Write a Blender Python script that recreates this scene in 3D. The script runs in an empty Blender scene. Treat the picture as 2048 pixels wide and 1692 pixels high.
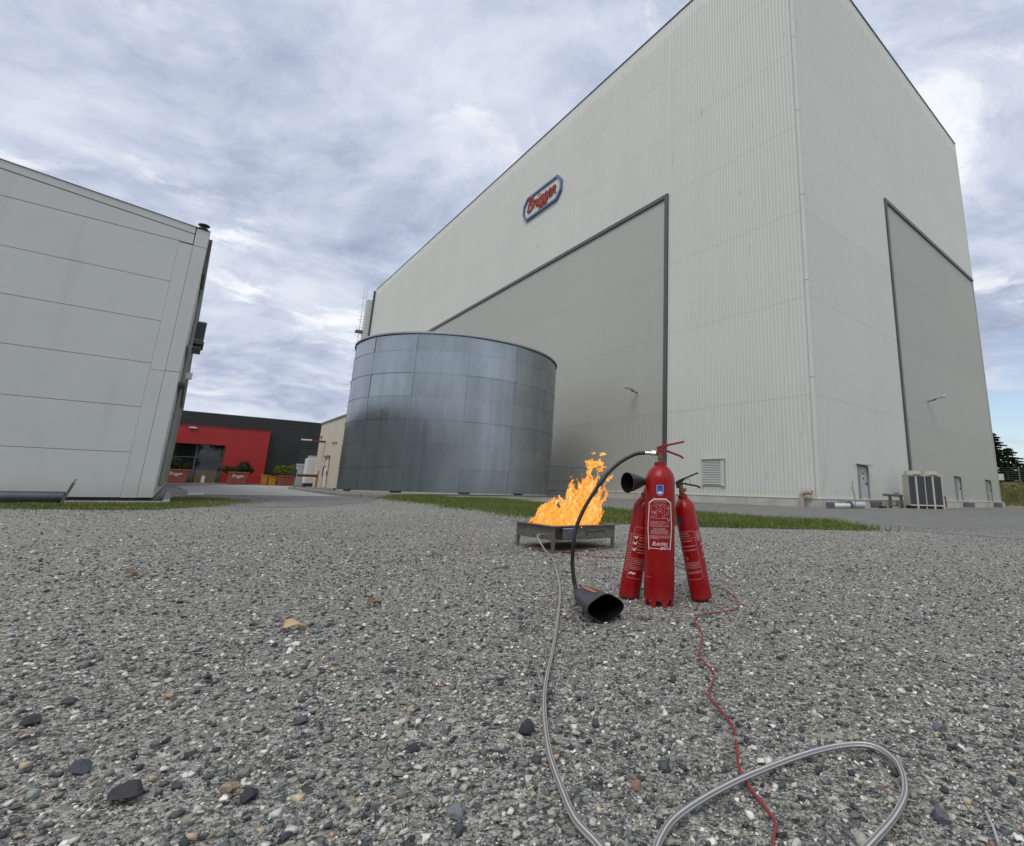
import bpy, bmesh, math, random
import numpy as np
from mathutils import Vector, Matrix, noise as mnoise

random.seed(7)
RNG = np.random.default_rng(11)
S = bpy.context.scene
COL = S.collection
PI = math.pi

# ------------------------------------------------------------------ camera
CAM_H = 0.5
F_PX, PPX, PPY = 1010.64, 1241.31, 759.16          # focal length and principal point of the 2048 x 1692 photograph
PITCH, ROLL = math.radians(12.2921), math.radians(1.5684)
cam = bpy.data.cameras.new('camera')
cam.sensor_fit = 'HORIZONTAL'
cam.sensor_width = 36.0
cam.lens = F_PX / 2048 * 36.0
cam.shift_x = -(PPX - 1024) / 2048
cam.shift_y = -(846 - PPY) / 2048
cam.clip_start = 0.05
cam.clip_end = 5000
cam_o = bpy.data.objects.new('camera', cam)
COL.objects.link(cam_o)
sp, cp, sr, cr = math.sin(PITCH), math.cos(PITCH), math.sin(ROLL), math.cos(ROLL)
_R0 = np.array([[1, 0, 0], [0, sp, -cp], [0, cp, sp]])
_R = np.array([[cr, -sr, 0], [sr, cr, 0], [0, 0, 1]]) @ _R0
_mw = Matrix(((_R[0][0], -_R[1][0], -_R[2][0], 0), (_R[0][1], -_R[1][1], -_R[2][1], 0),
              (_R[0][2], -_R[1][2], -_R[2][2], CAM_H), (0, 0, 0, 1)))
cam_o.matrix_world = _mw
S.camera = cam_o

# ------------------------------------------------------------------ sun, sky, exposure
SUN_EL, SUN_AZ = math.radians(52), math.radians(200)     # azimuth clockwise from +Y: behind the camera, a little to its left
sun = bpy.data.lights.new('sun', 'SUN')
sun.energy = 1.5
sun.angle = math.radians(35)
sun.color = (1.0, 0.94, 0.85)
sun_o = bpy.data.objects.new('sun', sun)
COL.objects.link(sun_o)
_d = Vector((math.sin(SUN_AZ) * math.cos(SUN_EL), math.cos(SUN_AZ) * math.cos(SUN_EL), math.sin(SUN_EL)))
sun_o.rotation_euler = (-_d).to_track_quat('-Z', 'Y').to_euler()
S.view_settings.view_transform = 'Standard'
S.view_settings.look = 'None'
S.view_settings.exposure = 0.0
S.view_settings.gamma = 1.0
S.view_settings.use_curve_mapping = False
S.cycles.transparent_max_bounces = 24

W = bpy.data.worlds.new('World')
S.world = W
W.use_nodes = True
wt = W.node_tree
wt.nodes.clear()


def N(t, kind, **kw):
    n = t.nodes.new(kind)
    for k, v in kw.items():
        if k.startswith('i_'):
            n.inputs[k[2:].replace('_', ' ')].default_value = v
        else:
            setattr(n, k, v)
    return n


def math_n(t, op, a, b=None, c=None, clamp=False):
    n = t.nodes.new('ShaderNodeMath')
    n.operation = op
    n.use_clamp = clamp
    for i, v in enumerate((a, b, c)):
        if v is None:
            continue
        if isinstance(v, (int, float)):
            n.inputs[i].default_value = v
        else:
            t.links.new(v, n.inputs[i])
    return n.outputs[0]


def vmath(t, op, a, b=None):
    n = t.nodes.new('ShaderNodeVectorMath')
    n.operation = op
    for i, v in enumerate((a, b)):
        if v is None:
            continue
        if isinstance(v, tuple):
            n.inputs[i].default_value = v
        else:
            t.links.new(v, n.inputs[i])
    return n.outputs[0]


def noise_n(t, vec, scale, detail=6, rough=0.55, dist=0.0, lac=2.0):
    n = t.nodes.new('ShaderNodeTexNoise')
    n.inputs['Scale'].default_value = scale
    n.inputs['Detail'].default_value = detail
    n.inputs['Roughness'].default_value = rough
    n.inputs['Distortion'].default_value = dist
    n.inputs['Lacunarity'].default_value = lac
    if vec is not None:
        t.links.new(vec, n.inputs['Vector'])
    return n.outputs['Fac']


def ramp(t, fac, stops, interp='LINEAR'):
    n = t.nodes.new('ShaderNodeValToRGB')
    n.color_ramp.interpolation = interp
    el = n.color_ramp.elements
    while len(el) < len(stops):
        el.new(0.5)
    for e, (p, c) in zip(el, stops):
        e.position = p
        e.color = (c[0], c[1], c[2], 1) if not isinstance(c, (int, float)) else (c, c, c, 1)
    t.links.new(fac, n.inputs[0])
    return n.outputs[0]


def mix(t, fac, a, b, blend='MIX'):
    n = t.nodes.new('ShaderNodeMix')
    n.data_type = 'RGBA'
    n.blend_type = blend
    n.clamp_factor = True
    for sock, v in ((n.inputs[0], fac), (n.inputs[6], a), (n.inputs[7], b)):
        if isinstance(v, (int, float)):
            sock.default_value = v
        elif isinstance(v, tuple):
            sock.default_value = (v[0], v[1], v[2], 1)
        else:
            t.links.new(v, sock)
    return n.outputs[2]


def maprange(t, v, a, b, c=0.0, d=1.0):
    n = t.nodes.new('ShaderNodeMapRange')
    n.interpolation_type = 'SMOOTHSTEP'
    n.inputs[1].default_value = a
    n.inputs[2].default_value = b
    n.inputs[3].default_value = c
    n.inputs[4].default_value = d
    t.links.new(v, n.inputs[0])
    return n.outputs[0]


# the cloud deck: a layer overhead seen in perspective, the same in every direction
tc = wt.nodes.new('ShaderNodeTexCoord')
sep = wt.nodes.new('ShaderNodeSeparateXYZ')
wt.links.new(tc.outputs['Generated'], sep.inputs[0])
zc = math_n(wt, 'ADD', math_n(wt, 'MAXIMUM', sep.outputs[2], 0.0), 0.24)
cx = math_n(wt, 'DIVIDE', sep.outputs[0], zc)
cy = math_n(wt, 'DIVIDE', sep.outputs[1], zc)
comb = wt.nodes.new('ShaderNodeCombineXYZ')
wt.links.new(cx, comb.inputs[0])
wt.links.new(cy, comb.inputs[1])
mp = wt.nodes.new('ShaderNodeMapping')
mp.inputs['Rotation'].default_value = (0, 0, math.radians(-42))
mp.inputs['Scale'].default_value = (0.80, 1.0, 1.0)
mp.inputs['Location'].default_value = (3.1, 1.7, 0.4)
wt.links.new(comb.outputs[0], mp.inputs[0])
cv = mp.outputs[0]
warp = wt.nodes.new('ShaderNodeTexNoise')
warp.inputs['Scale'].default_value = 1.6
warp.inputs['Detail'].default_value = 3
wt.links.new(cv, warp.inputs['Vector'])
wv = vmath(wt, 'MULTIPLY', vmath(wt, 'SUBTRACT', warp.outputs['Color'], (0.5, 0.5, 0.5)), (0.42, 0.42, 0.0))
cw = vmath(wt, 'ADD', cv, wv)
big = noise_n(wt, cw, 1.0, 4, 0.55)
mid = noise_n(wt, cw, 3.6, 9, 0.62, 0.0)
fine = noise_n(wt, cw, 10.0, 6, 0.6)
body_ = math_n(wt, 'ADD', math_n(wt, 'MULTIPLY', big, 0.36), math_n(wt, 'MULTIPLY', mid, 0.50))
body_ = math_n(wt, 'ADD', body_, math_n(wt, 'MULTIPLY', fine, 0.15))
ccol = ramp(wt, body_, [(0.36, (3.3, 3.8, 5.2)), (0.44, (4.6, 5.2, 6.7)), (0.51, (6.1, 6.7, 8.0)), (0.58, (7.3, 7.8, 8.9)), (0.68, (8.8, 9.1, 9.7))])
# crisp white flecks where the deck thins, strung out along the wind
fl = noise_n(wt, vmath(wt, 'MULTIPLY', cw, (0.85, 1.2, 1.0)), 6.0, 10, 0.62, 0.15)
clump = noise_n(wt, cw, 2.0, 5, 0.55)
flm = math_n(wt, 'MULTIPLY', maprange(wt, fl, 0.50, 0.66), maprange(wt, clump, 0.42, 0.62))
ccol = mix(wt, math_n(wt, 'MULTIPLY', flm, 0.9), ccol, (9.9, 10.1, 10.5))
sky = wt.nodes.new('ShaderNodeTexSky')
sky.sky_type = 'NISHITA'
sky.sun_disc = False
sky.sun_elevation = SUN_EL
sky.sun_rotation = SUN_AZ
# one break in the deck shows blue, low to the right of the warehouse
gdir = (math.sin(math.radians(42)) * 0.985, math.cos(math.radians(42)) * 0.985, 0.165)
dotn = wt.nodes.new('ShaderNodeVectorMath')
dotn.operation = 'DOT_PRODUCT'
wt.links.new(tc.outputs['Generated'], dotn.inputs[0])
dotn.inputs[1].default_value = gdir
near_gap = maprange(wt, dotn.outputs['Value'], 0.965, 0.998, 0.0, 0.27)
gap = math_n(wt, 'ADD', noise_n(wt, cw, 1.1, 8, 0.6), near_gap)
gapm = maprange(wt, gap, 0.70, 0.80)
veil = mix(wt, 0.14, vmath(wt, 'MULTIPLY', sky.outputs[0], (1.35, 1.35, 1.35)), (8.5, 8.9, 9.6))
skyc = mix(wt, gapm, ccol, veil)
bg = wt.nodes.new('ShaderNodeBackground')
bg.inputs['Strength'].default_value = 0.1
wt.links.new(skyc, bg.inputs['Color'])
wo = wt.nodes.new('ShaderNodeOutputWorld')
wt.links.new(bg.outputs[0], wo.inputs['Surface'])


# ------------------------------------------------------------------ materials
def new_mat(name):
    m = bpy.data.materials.new(name)
    m.use_nodes = True
    t = m.node_tree
    return m, t, t.nodes['Principled BSDF']


def objco(t):
    return t.nodes.new('ShaderNodeTexCoord').outputs['Object']


def posn(t):
    return t.nodes.new('ShaderNodeNewGeometry').outputs['Position']


def scaled(t, vec, s):
    return vmath(t, 'MULTIPLY', vec, s)


def bump(t, bsdf, h, strength, dist=0.01):
    n = t.nodes.new('ShaderNodeBump')
    n.inputs['Strength'].default_value = strength
    n.inputs['Distance'].default_value = dist
    t.links.new(h, n.inputs['Height'])
    t.links.new(n.outputs[0], bsdf.inputs['Normal'])


def simple(name, col, rough=0.5, metal=0.0, var=0.12, scale=4.0, dirt=None, dirt_amt=0.35, bmp=0.0, bscale=60.0, stretch=(1, 1, 1), spec=0.5, coat=0.0):
    m, t, b = new_mat(name)
    co = scaled(t, objco(t), stretch)
    n1 = noise_n(t, co, scale, 6, 0.6)
    lo = tuple(c * (1 - var) for c in col)
    hi = tuple(min(1, c * (1 + var)) for c in col)
    c = ramp(t, n1, [(0.3, lo), (0.7, hi)])
    if dirt:
        n2 = noise_n(t, co, scale * 0.6, 9, 0.7, 0.3)
        c = mix(t, maprange(t, n2, 0.5, 0.72, 0, dirt_amt), c, dirt)
    t.links.new(c, b.inputs['Base Color'])
    b.inputs['Roughness'].default_value = rough
    b.inputs['Metallic'].default_value = metal
    b.inputs['Specular IOR Level'].default_value = spec
    b.inputs['Coat Weight'].default_value = coat
    if bmp:
        bump(t, b, noise_n(t, co, bscale, 5, 0.6), bmp)
    return m


def cladding_mat(name, col, streak):
    m, t, b = new_mat(name)
    co = objco(t)
    oi = t.nodes.new('ShaderNodeObjectInfo')
    c = mix(t, 1.0, col, ramp(t, oi.outputs['Random'], [(0.0, 0.965), (1.0, 1.0)]), 'MULTIPLY')
    big = noise_n(t, scaled(t, co, (0.22, 0.22, 0.07)), 1.0, 5, 0.6)
    c = mix(t, maprange(t, big, 0.42, 0.7, 0, 0.10), c, (0.40, 0.41, 0.38))
    st = noise_n(t, scaled(t, co, (2.6, 2.6, 0.16)), 1.0, 5, 0.6, 0.2)
    c = mix(t, maprange(t, st, 0.58, 0.72, 0, streak), c, (0.34, 0.35, 0.33))
    # short dark run-off marks hanging from some of the sheet joints
    dk = noise_n(t, scaled(t, co, (4.0, 4.0, 0.45)), 1.0, 2, 0.5)
    c = mix(t, maprange(t, dk, 0.70, 0.76, 0, 0.45), c, (0.22, 0.23, 0.23))
    # splashed dirt near the plinth
    sx = t.nodes.new('ShaderNodeSeparateXYZ')
    t.links.new(co, sx.inputs[0])
    hz_ = math_n(t, 'ADD', sx.outputs[2], math_n(t, 'MULTIPLY', noise_n(t, scaled(t, co, (1, 1, 0.3)), 2.2, 4), 0.8))
    c = mix(t, maprange(t, hz_, 0.45, 1.0, 0.28, 0.0), c, (0.47, 0.44, 0.36))
    top = math_n(t, 'ADD', sx.outputs[2], math_n(t, 'MULTIPLY', noise_n(t, scaled(t, co, (0.9, 0.9, 0.25)), 1.0, 6, 0.6), 2.4))
    c = mix(t, maprange(t, top, 36.15, 36.45, 0, 0.35), c, (0.74, 0.74, 0.68))
    t.links.new(c, b.inputs['Base Color'])
    b.inputs['Roughness'].default_value = 0.45
    b.inputs['Specular IOR Level'].default_value = 0.35
    bump(t, b, noise_n(t, scaled(t, co, (0.7, 0.7, 0.35)), 1.0, 3, 0.5), 0.25, 0.05)
    return m


M = {}
M['white_clad'] = cladding_mat('white_cladding', (0.607, 0.624, 0.565), 0.20)
M['grey_clad'] = cladding_mat('grey_cladding', (0.42, 0.42, 0.372), 0.13)
M['trim'] = simple('pale_trim', (0.607, 0.624, 0.565), 0.45, var=0.06, scale=0.6)
M['core'] = simple('wall_core', (0.16, 0.165, 0.16), 0.8)
M['frame'] = simple('dark_frame', (0.082, 0.088, 0.088), 0.4, var=0.15, scale=0.5)
M['concrete'] = simple('plinth_concrete', (0.47, 0.465, 0.42), 0.85, var=0.12, scale=1.2, dirt=(0.20, 0.17, 0.13), dirt_amt=0.65, bmp=0.2)
M['joint'] = simple('grey_joint', (0.24, 0.25, 0.24), 0.8)
M['kerb'] = simple('kerb_concrete', (0.30, 0.29, 0.26), 0.9, var=0.2, scale=3, dirt=(0.12, 0.11, 0.09), bmp=0.3)
M['galv'] = simple('galvanised_steel', (0.40, 0.43, 0.45), 0.38, 0.9, var=0.12, scale=5)
M['galv_dark'] = simple('weathered_grey_steel', (0.16, 0.17, 0.17), 0.55, 0.5, var=0.25, scale=3, dirt=(0.10, 0.08, 0.06))
M['door_grey'] = simple('door_grey_paint', (0.46, 0.49, 0.50), 0.45, var=0.05, dirt=(0.3, 0.29, 0.27), dirt_amt=0.3)
M['hood'] = simple('hood_dull_metal', (0.25, 0.25, 0.22), 0.5, var=0.15)
M['black'] = simple('black_rubber', (0.018, 0.018, 0.02), 0.45, var=0.3, scale=8)
M['dark_plastic'] = simple('dark_grey_plastic', (0.035, 0.036, 0.042), 0.42, var=0.25, scale=14, dirt=(0.09, 0.085, 0.08), dirt_amt=0.45)
M['louvre'] = simple('louvre_paint', (0.56, 0.575, 0.54), 0.45, var=0.05)
M['panel_grey'] = None
M['dark_void'] = simple('dark_recess', (0.045, 0.038, 0.034), 0.9, var=0.3)
M['soffit'] = simple('brown_soffit', (0.13, 0.115, 0.11), 0.7, var=0.2)
M['vent_black'] = simple('vent_black', (0.025, 0.022, 0.028), 0.5)
M['black_pipe'] = simple('dark_steel_pipe', (0.10, 0.11, 0.13), 0.38, 0.55, var=0.2, dirt=(0.07, 0.05, 0.04))
M['rusty_plate'] = simple('brown_plate', (0.19, 0.165, 0.155), 0.7, var=0.2, scale=5, dirt=(0.13, 0.085, 0.07), dirt_amt=0.6)
M['anthracite'] = simple('anthracite_cladding', (0.052, 0.055, 0.055), 0.5, var=0.12, scale=0.5)
M['red_clad'] = simple('red_panel', (0.40, 0.022, 0.020), 0.42, var=0.06, scale=0.8)
M['mullion'] = simple('dark_mullion', (0.09, 0.105, 0.10), 0.4)
M['cream'] = simple('cream_render', (0.56, 0.52, 0.41), 0.85, var=0.06, scale=0.8, dirt=(0.40, 0.35, 0.26), dirt_amt=0.3, bmp=0.15)
M['white_paint'] = simple('white_paint', (0.72, 0.73, 0.72), 0.4, var=0.05)
M['rust_red'] = simple('rust_red_paint', (0.16, 0.035, 0.03), 0.6, var=0.2)
M['rust'] = simple('rust_stain', (0.30, 0.19, 0.12), 0.8, var=0.3)
M['pot'] = simple('terracotta_planter', (0.29, 0.085, 0.055), 0.75, var=0.12, scale=2.5, dirt=(0.17, 0.07, 0.05))
M['yellow'] = simple('yellow_bin', (0.55, 0.27, 0.025), 0.5, var=0.1)
M['green_box'] = simple('dark_green_box', (0.016, 0.045, 0.045), 0.5)
M['silver_panel'] = simple('silver_grey_panel', (0.42, 0.43, 0.46), 0.5, var=0.1)
M['ac_cream'] = simple('condenser_casing', (0.50, 0.48, 0.42), 0.5, var=0.05, dirt=(0.38, 0.35, 0.3), dirt_amt=0.25)
M['grille'] = simple('grille_dark', (0.04, 0.048, 0.055), 0.6)
M['wire'] = simple('grille_wire', (0.14, 0.15, 0.155), 0.5, 0.3)
M['pink_pipe'] = simple('faded_pink_pipe', (0.43, 0.33, 0.29), 0.7, var=0.15, dirt=(0.25, 0.13, 0.1), dirt_amt=0.5)
M['alu'] = simple('bright_aluminium', (0.66, 0.68, 0.70), 0.3, 0.6, var=0.05)
M['ext_red'] = simple('extinguisher_red', (0.30, 0.004, 0.005), 0.27, var=0.10, scale=6, dirt=(0.17, 0.005, 0.007), dirt_amt=0.4, spec=0.38)
def chip(m):
    t = m.node_tree
    b = t.nodes['Principled BSDF']
    src = b.inputs['Base Color'].links[0].from_socket
    co = objco(t)
    n = noise_n(t, scaled(t, co, (1, 1, 0.6)), 46.0, 3, 0.5)
    where = noise_n(t, co, 7.0, 3, 0.5)
    f = math_n(t, 'MULTIPLY', maprange(t, n, 0.70, 0.73), maprange(t, where, 0.45, 0.6))
    sc_ = noise_n(t, scaled(t, co, (1.0, 1.0, 14.0)), 9.0, 2, 0.5)
    f = math_n(t, 'MAXIMUM', f, math_n(t, 'MULTIPLY', maprange(t, sc_, 0.735, 0.75), 0.5))
    c = mix(t, f, src, (0.33, 0.24, 0.22))
    dust = noise_n(t, co, 3.0, 7, 0.7)
    c = mix(t, maprange(t, dust, 0.48, 0.75, 0.0, 0.16), c, (0.30, 0.22, 0.19))
    t.links.new(c, b.inputs['Base Color'])
    rg = maprange(t, dust, 0.35, 0.7, 0.22, 0.42)
    t.links.new(rg, b.inputs['Roughness'])


chip(M['ext_red'])
M['ext_red_dark'] = simple('lever_red', (0.24, 0.012, 0.016), 0.38, var=0.15, scale=20)
M['brass'] = simple('aged_brass', (0.22, 0.15, 0.06), 0.45, 0.7, var=0.25, scale=30)
M['chrome'] = simple('bright_fitting', (0.72, 0.73, 0.74), 0.22, 0.85, var=0.05)
M['print_white'] = simple('print_white', (0.70, 0.66, 0.64), 0.5, var=0.1, scale=30)
M['print_faint'] = simple('print_faint', (0.47, 0.25, 0.24), 0.5, var=0.18, scale=40)
M['sticker_blue'] = simple('sticker_blue', (0.045, 0.16, 0.50), 0.4, var=0.08)
M['sticker_navy'] = simple('sticker_navy', (0.02, 0.05, 0.16), 0.4)
M['sign_blue'] = simple('sign_blue', (0.12, 0.165, 0.32), 0.45, var=0.08, scale=0.8)
M['sign_red'] = simple('sign_red', (0.40, 0.07, 0.045), 0.5, var=0.1, scale=1)
M['letter_blue'] = simple('letter_blue', (0.03, 0.06, 0.24), 0.5)
M['pan_steel'] = simple('pan_steel', (0.17, 0.16, 0.135), 0.5, 0.45, var=0.3, scale=14, dirt=(0.12, 0.10, 0.08), dirt_amt=0.55, stretch=(1, 1, 2))
M['pan_rust'] = simple('burnt_pan_inside', (0.14, 0.06, 0.035), 0.8, var=0.4, scale=14)
M['cable_red'] = simple('red_cable', (0.26, 0.032, 0.036), 0.5, var=0.15, scale=12)
M['dry_leaf'] = simple('dry_leaf', (0.58, 0.42, 0.23), 0.8, var=0.15, scale=30)
M['brown_leaf'] = simple('brown_leaf', (0.22, 0.13, 0.08), 0.8, var=0.25, scale=30)
M['bark'] = simple('bark', (0.09, 0.07, 0.05), 0.9, var=0.3, scale=4)
M['fence'] = simple('fence_metal', (0.20, 0.21, 0.20), 0.5, 0.3)
M['stick'] = simple('dry_stalk', (0.22, 0.11, 0.07), 0.9)
M['orange_mark'] = simple('orange_mark', (0.50, 0.15, 0.06), 0.5, var=0.2, scale=25)


def panel_concrete():
    m, t, b = new_mat('grey_concrete_panel')
    co = objco(t)
    n1 = noise_n(t, co, 1.3, 7, 0.6)
    c = ramp(t, n1, [(0.3, (0.52, 0.54, 0.515)), (0.7, (0.56, 0.58, 0.553))])
    n2 = noise_n(t, scaled(t, co, (3, 3, 0.35)), 1.0, 5, 0.6)
    c = mix(t, maprange(t, n2, 0.55, 0.75, 0, 0.16), c, (0.30, 0.31, 0.28))
    oi = t.nodes.new('ShaderNodeObjectInfo')
    c = mix(t, 1.0, c, ramp(t, oi.outputs['Random'], [(0.0, 0.95), (1.0, 1.0)]), 'MULTIPLY')
    sx = t.nodes.new('ShaderNodeSeparateXYZ')
    t.links.new(co, sx.inputs[0])
    lowz = math_n(t, 'ADD', sx.outputs[2], math_n(t, 'MULTIPLY', noise_n(t, scaled(t, co, (1, 1, 0.4)), 3.0, 5), 0.5))
    c = mix(t, maprange(t, lowz, 0.32, 0.75, 0.3, 0.0), c, (0.30, 0.27, 0.21))
    t.links.new(c, b.inputs['Base Color'])
    b.inputs['Roughness'].default_value = 0.75
    bump(t, b, noise_n(t, co, 90, 4, 0.6), 0.12)
    return m


M['panel_grey'] = panel_concrete()


def tank_mat():
    m, t, b = new_mat('galvanised_tank_plate')
    co = objco(t)
    oi = t.nodes.new('ShaderNodeObjectInfo')
    n1 = noise_n(t, scaled(t, co, (0.8, 0.8, 0.35)), 1.0, 6, 0.6)
    c = ramp(t, n1, [(0.3, (0.32, 0.365, 0.375)), (0.7, (0.42, 0.465, 0.475))])
    c = mix(t, 1.0, c, ramp(t, oi.outputs['Random'], [(0.0, 0.86), (1.0, 1.0)]), 'MULTIPLY')
    t.links.new(c, b.inputs['Base Color'])
    b.inputs['Metallic'].default_value = 0.92
    st = noise_n(t, scaled(t, co, (3.2, 3.2, 0.05)), 1.0, 4, 0.6)
    r = maprange(t, st, 0.3, 0.7, 0.25, 0.38)
    t.links.new(r, b.inputs['Roughness'])
    b.inputs['Anisotropic'].default_value = 0.75
    tg = t.nodes.new('ShaderNodeTangent')
    tg.direction_type = 'UV_MAP'
    t.links.new(tg.outputs[0], b.inputs['Tangent'])
    dent = noise_n(t, scaled(t, co, (1.1, 1.1, 0.12)), 1.0, 3, 0.5)
    bump(t, b, dent, 0.14, 0.05)
    return m


M['tank'] = tank_mat()


def glass_mat():
    m, t, b = new_mat('dark_window_glass')
    b.inputs['Base Color'].default_value = (0.012, 0.016, 0.013, 1)
    b.inputs['Roughness'].default_value = 0.03
    b.inputs['Specular IOR Level'].default_value = 0.6
    return m


M['glass'] = glass_mat()


def attr_mat(name, rough, bmp=0.0, trans=0.0, spec=0.3):
    m, t, b = new_mat(name)
    a = t.nodes.new('ShaderNodeAttribute')
    a.attribute_name = 'col'
    c = a.outputs['Color']
    co = posn(t)
    n = noise_n(t, co, 160 if bmp else 6, 4, 0.6)
    c = mix(t, 1.0, c, ramp(t, n, [(0.3, 0.78), (0.7, 1.18)]), 'MULTIPLY')
    t.links.new(c, b.inputs['Base Color'])
    b.inputs['Roughness'].default_value = rough
    b.inputs['Specular IOR Level'].default_value = spec
    if bmp:
        bump(t, b, noise_n(t, co, 420, 4, 0.65), bmp, 0.004)
    if trans:
        tr = t.nodes.new('ShaderNodeBsdfTranslucent')
        t.links.new(c, tr.inputs[0])
        mx = t.nodes.new('ShaderNodeMixShader')
        mx.inputs[0].default_value = trans
        t.links.new(b.outputs[0], mx.inputs[1])
        t.links.new(tr.outputs[0], mx.inputs[2])
        t.links.new(mx.outputs[0], t.nodes['Material Output'].inputs[0])
    return m


M['stone'] = attr_mat('gravel_stone', 0.85, 0.35)
M['leaf'] = attr_mat('leaf', 0.6, 0.0, 0.25)
M['grass'] = attr_mat('grass_blade', 0.6, 0.0, 0.3)


def gravel_mat():
    m, t, b = new_mat('gravel_ground')
    p = posn(t)
    v1 = N(t, 'ShaderNodeTexVoronoi', i_Scale=85.0)
    v2 = N(t, 'ShaderNodeTexVoronoi', i_Scale=230.0)
    v3 = N(t, 'ShaderNodeTexVoronoi', i_Scale=34.0)
    pw = vmath(t, 'ADD', p, scaled(t, vmath(t, 'SUBTRACT', N(t, 'ShaderNodeTexNoise', i_Scale=60.0).outputs['Color'], (0.5, 0.5, 0.5)), (0.012, 0.012, 0.0)))
    for v in (v1, v2, v3):
        t.links.new(pw, v.inputs['Vector'])

    def val(v):
        s = t.nodes.new('ShaderNodeSeparateColor')
        t.links.new(v.outputs['Color'], s.inputs[0])
        return s.outputs[0]
    pal = [(0.0, (0.075, 0.077, 0.078)), (0.18, (0.155, 0.153, 0.145)), (0.38, (0.285, 0.278, 0.25)), (0.60, (0.395, 0.385, 0.34)),
           (0.8, (0.54, 0.525, 0.47)), (0.93, (0.66, 0.635, 0.565)), (1.0, (0.80, 0.775, 0.71))]
    c1, c2, c3 = (ramp(t, val(v), pal) for v in (v1, v2, v3))
    n0 = noise_n(t, p, 40, 4, 0.6)
    c = mix(t, maprange(t, n0, 0.42, 0.58), c1, c2)
    c = mix(t, maprange(t, noise_n(t, p, 21, 3), 0.56, 0.62), c, c3)
    # patches of finer, browner grit
    big = noise_n(t, p, 0.55, 5, 0.6)
    c = mix(t, maprange(t, big, 0.45, 0.7, 0, 0.42), c, (0.33, 0.295, 0.225))
    c = mix(t, 1.0, c, (0.99, 0.99, 0.98), 'MULTIPLY')
    wide = noise_n(t, p, 0.13, 4, 0.6)
    c = mix(t, 1.0, c, ramp(t, wide, [(0.35, 0.80), (0.65, 1.10)]), 'MULTIPLY')
    tr_ = noise_n(t, scaled(t, p, (0.9, 0.16, 1.0)), 1.0, 5, 0.6, 0.3)
    c = mix(t, maprange(t, tr_, 0.52, 0.66, 0, 0.35), c, (0.42, 0.39, 0.33))
    t.links.new(c, b.inputs['Base Color'])
    b.inputs['Roughness'].default_value = 0.92
    b.inputs['Specular IOR Level'].default_value = 0.2
    h = math_n(t, 'ADD', math_n(t, 'MULTIPLY', v1.outputs['Distance'], -0.012), math_n(t, 'MULTIPLY', v2.outputs['Distance'], -0.005))
    h = math_n(t, 'ADD', h, math_n(t, 'MULTIPLY', v3.outputs['Distance'], -0.02))
    bump(t, b, h, 1.0, 1.0)
    return m


M['gravel'] = gravel_mat()


def sheet_mat(name, lo, hi, grit, patch=None, sc=0.6):
    m, t, b = new_mat(name)
    p = posn(t)
    n1 = noise_n(t, p, sc, 7, 0.62)
    c = ramp(t, n1, [(0.32, lo), (0.68, hi)])
    g = noise_n(t, p, grit, 4, 0.75)
    c = mix(t, 1.0, c, ramp(t, g, [(0.34, 0.62), (0.66, 1.36)]), 'MULTIPLY')
    v = N(t, 'ShaderNodeTexVoronoi', i_Scale=24.0)
    t.links.new(p, v.inputs['Vector'])
    s = t.nodes.new('ShaderNodeSeparateColor')
    t.links.new(v.outputs['Color'], s.inputs[0])
    c = mix(t, 1.0, c, ramp(t, s.outputs[0], [(0.0, 0.8), (0.85, 1.05), (1.0, 1.5)]), 'MULTIPLY')
    if patch:
        c = mix(t, maprange(t, noise_n(t, p, sc * 1.7, 6, 0.6, 0.4), 0.52, 0.66, 0, 0.6), c, patch)
    t.links.new(c, b.inputs['Base Color'])
    b.inputs['Roughness'].default_value = 0.9
    b.inputs['Specular IOR Level'].default_value = 0.25
    bump(t, b, noise_n(t, p, grit, 4, 0.7), 0.6, 0.01)
    return m


M['asphalt'] = sheet_mat('asphalt_with_grit', (0.175, 0.172, 0.16), (0.235, 0.23, 0.21), 55, (0.15, 0.14, 0.115))
M['forecourt'] = sheet_mat('pale_forecourt', (0.36, 0.36, 0.33), (0.43, 0.425, 0.39), 30, (0.30, 0.30, 0.27))
M['pad'] = sheet_mat('stony_pad', (0.17, 0.165, 0.15), (0.24, 0.23, 0.21), 40, (0.12, 0.13, 0.08))
M['turf'] = sheet_mat('turf_soil', (0.075, 0.10, 0.03), (0.12, 0.14, 0.045), 30, (0.20, 0.17, 0.10), 1.2)
M['bank'] = sheet_mat('bank_grass', (0.15, 0.16, 0.05), (0.22, 0.20, 0.08), 8, (0.25, 0.21, 0.11), 0.5)
M['rust_soil'] = sheet_mat('rusty_gravel', (0.15, 0.10, 0.075), (0.21, 0.14, 0.10), 60, (0.12, 0.115, 0.105), 3)


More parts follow.
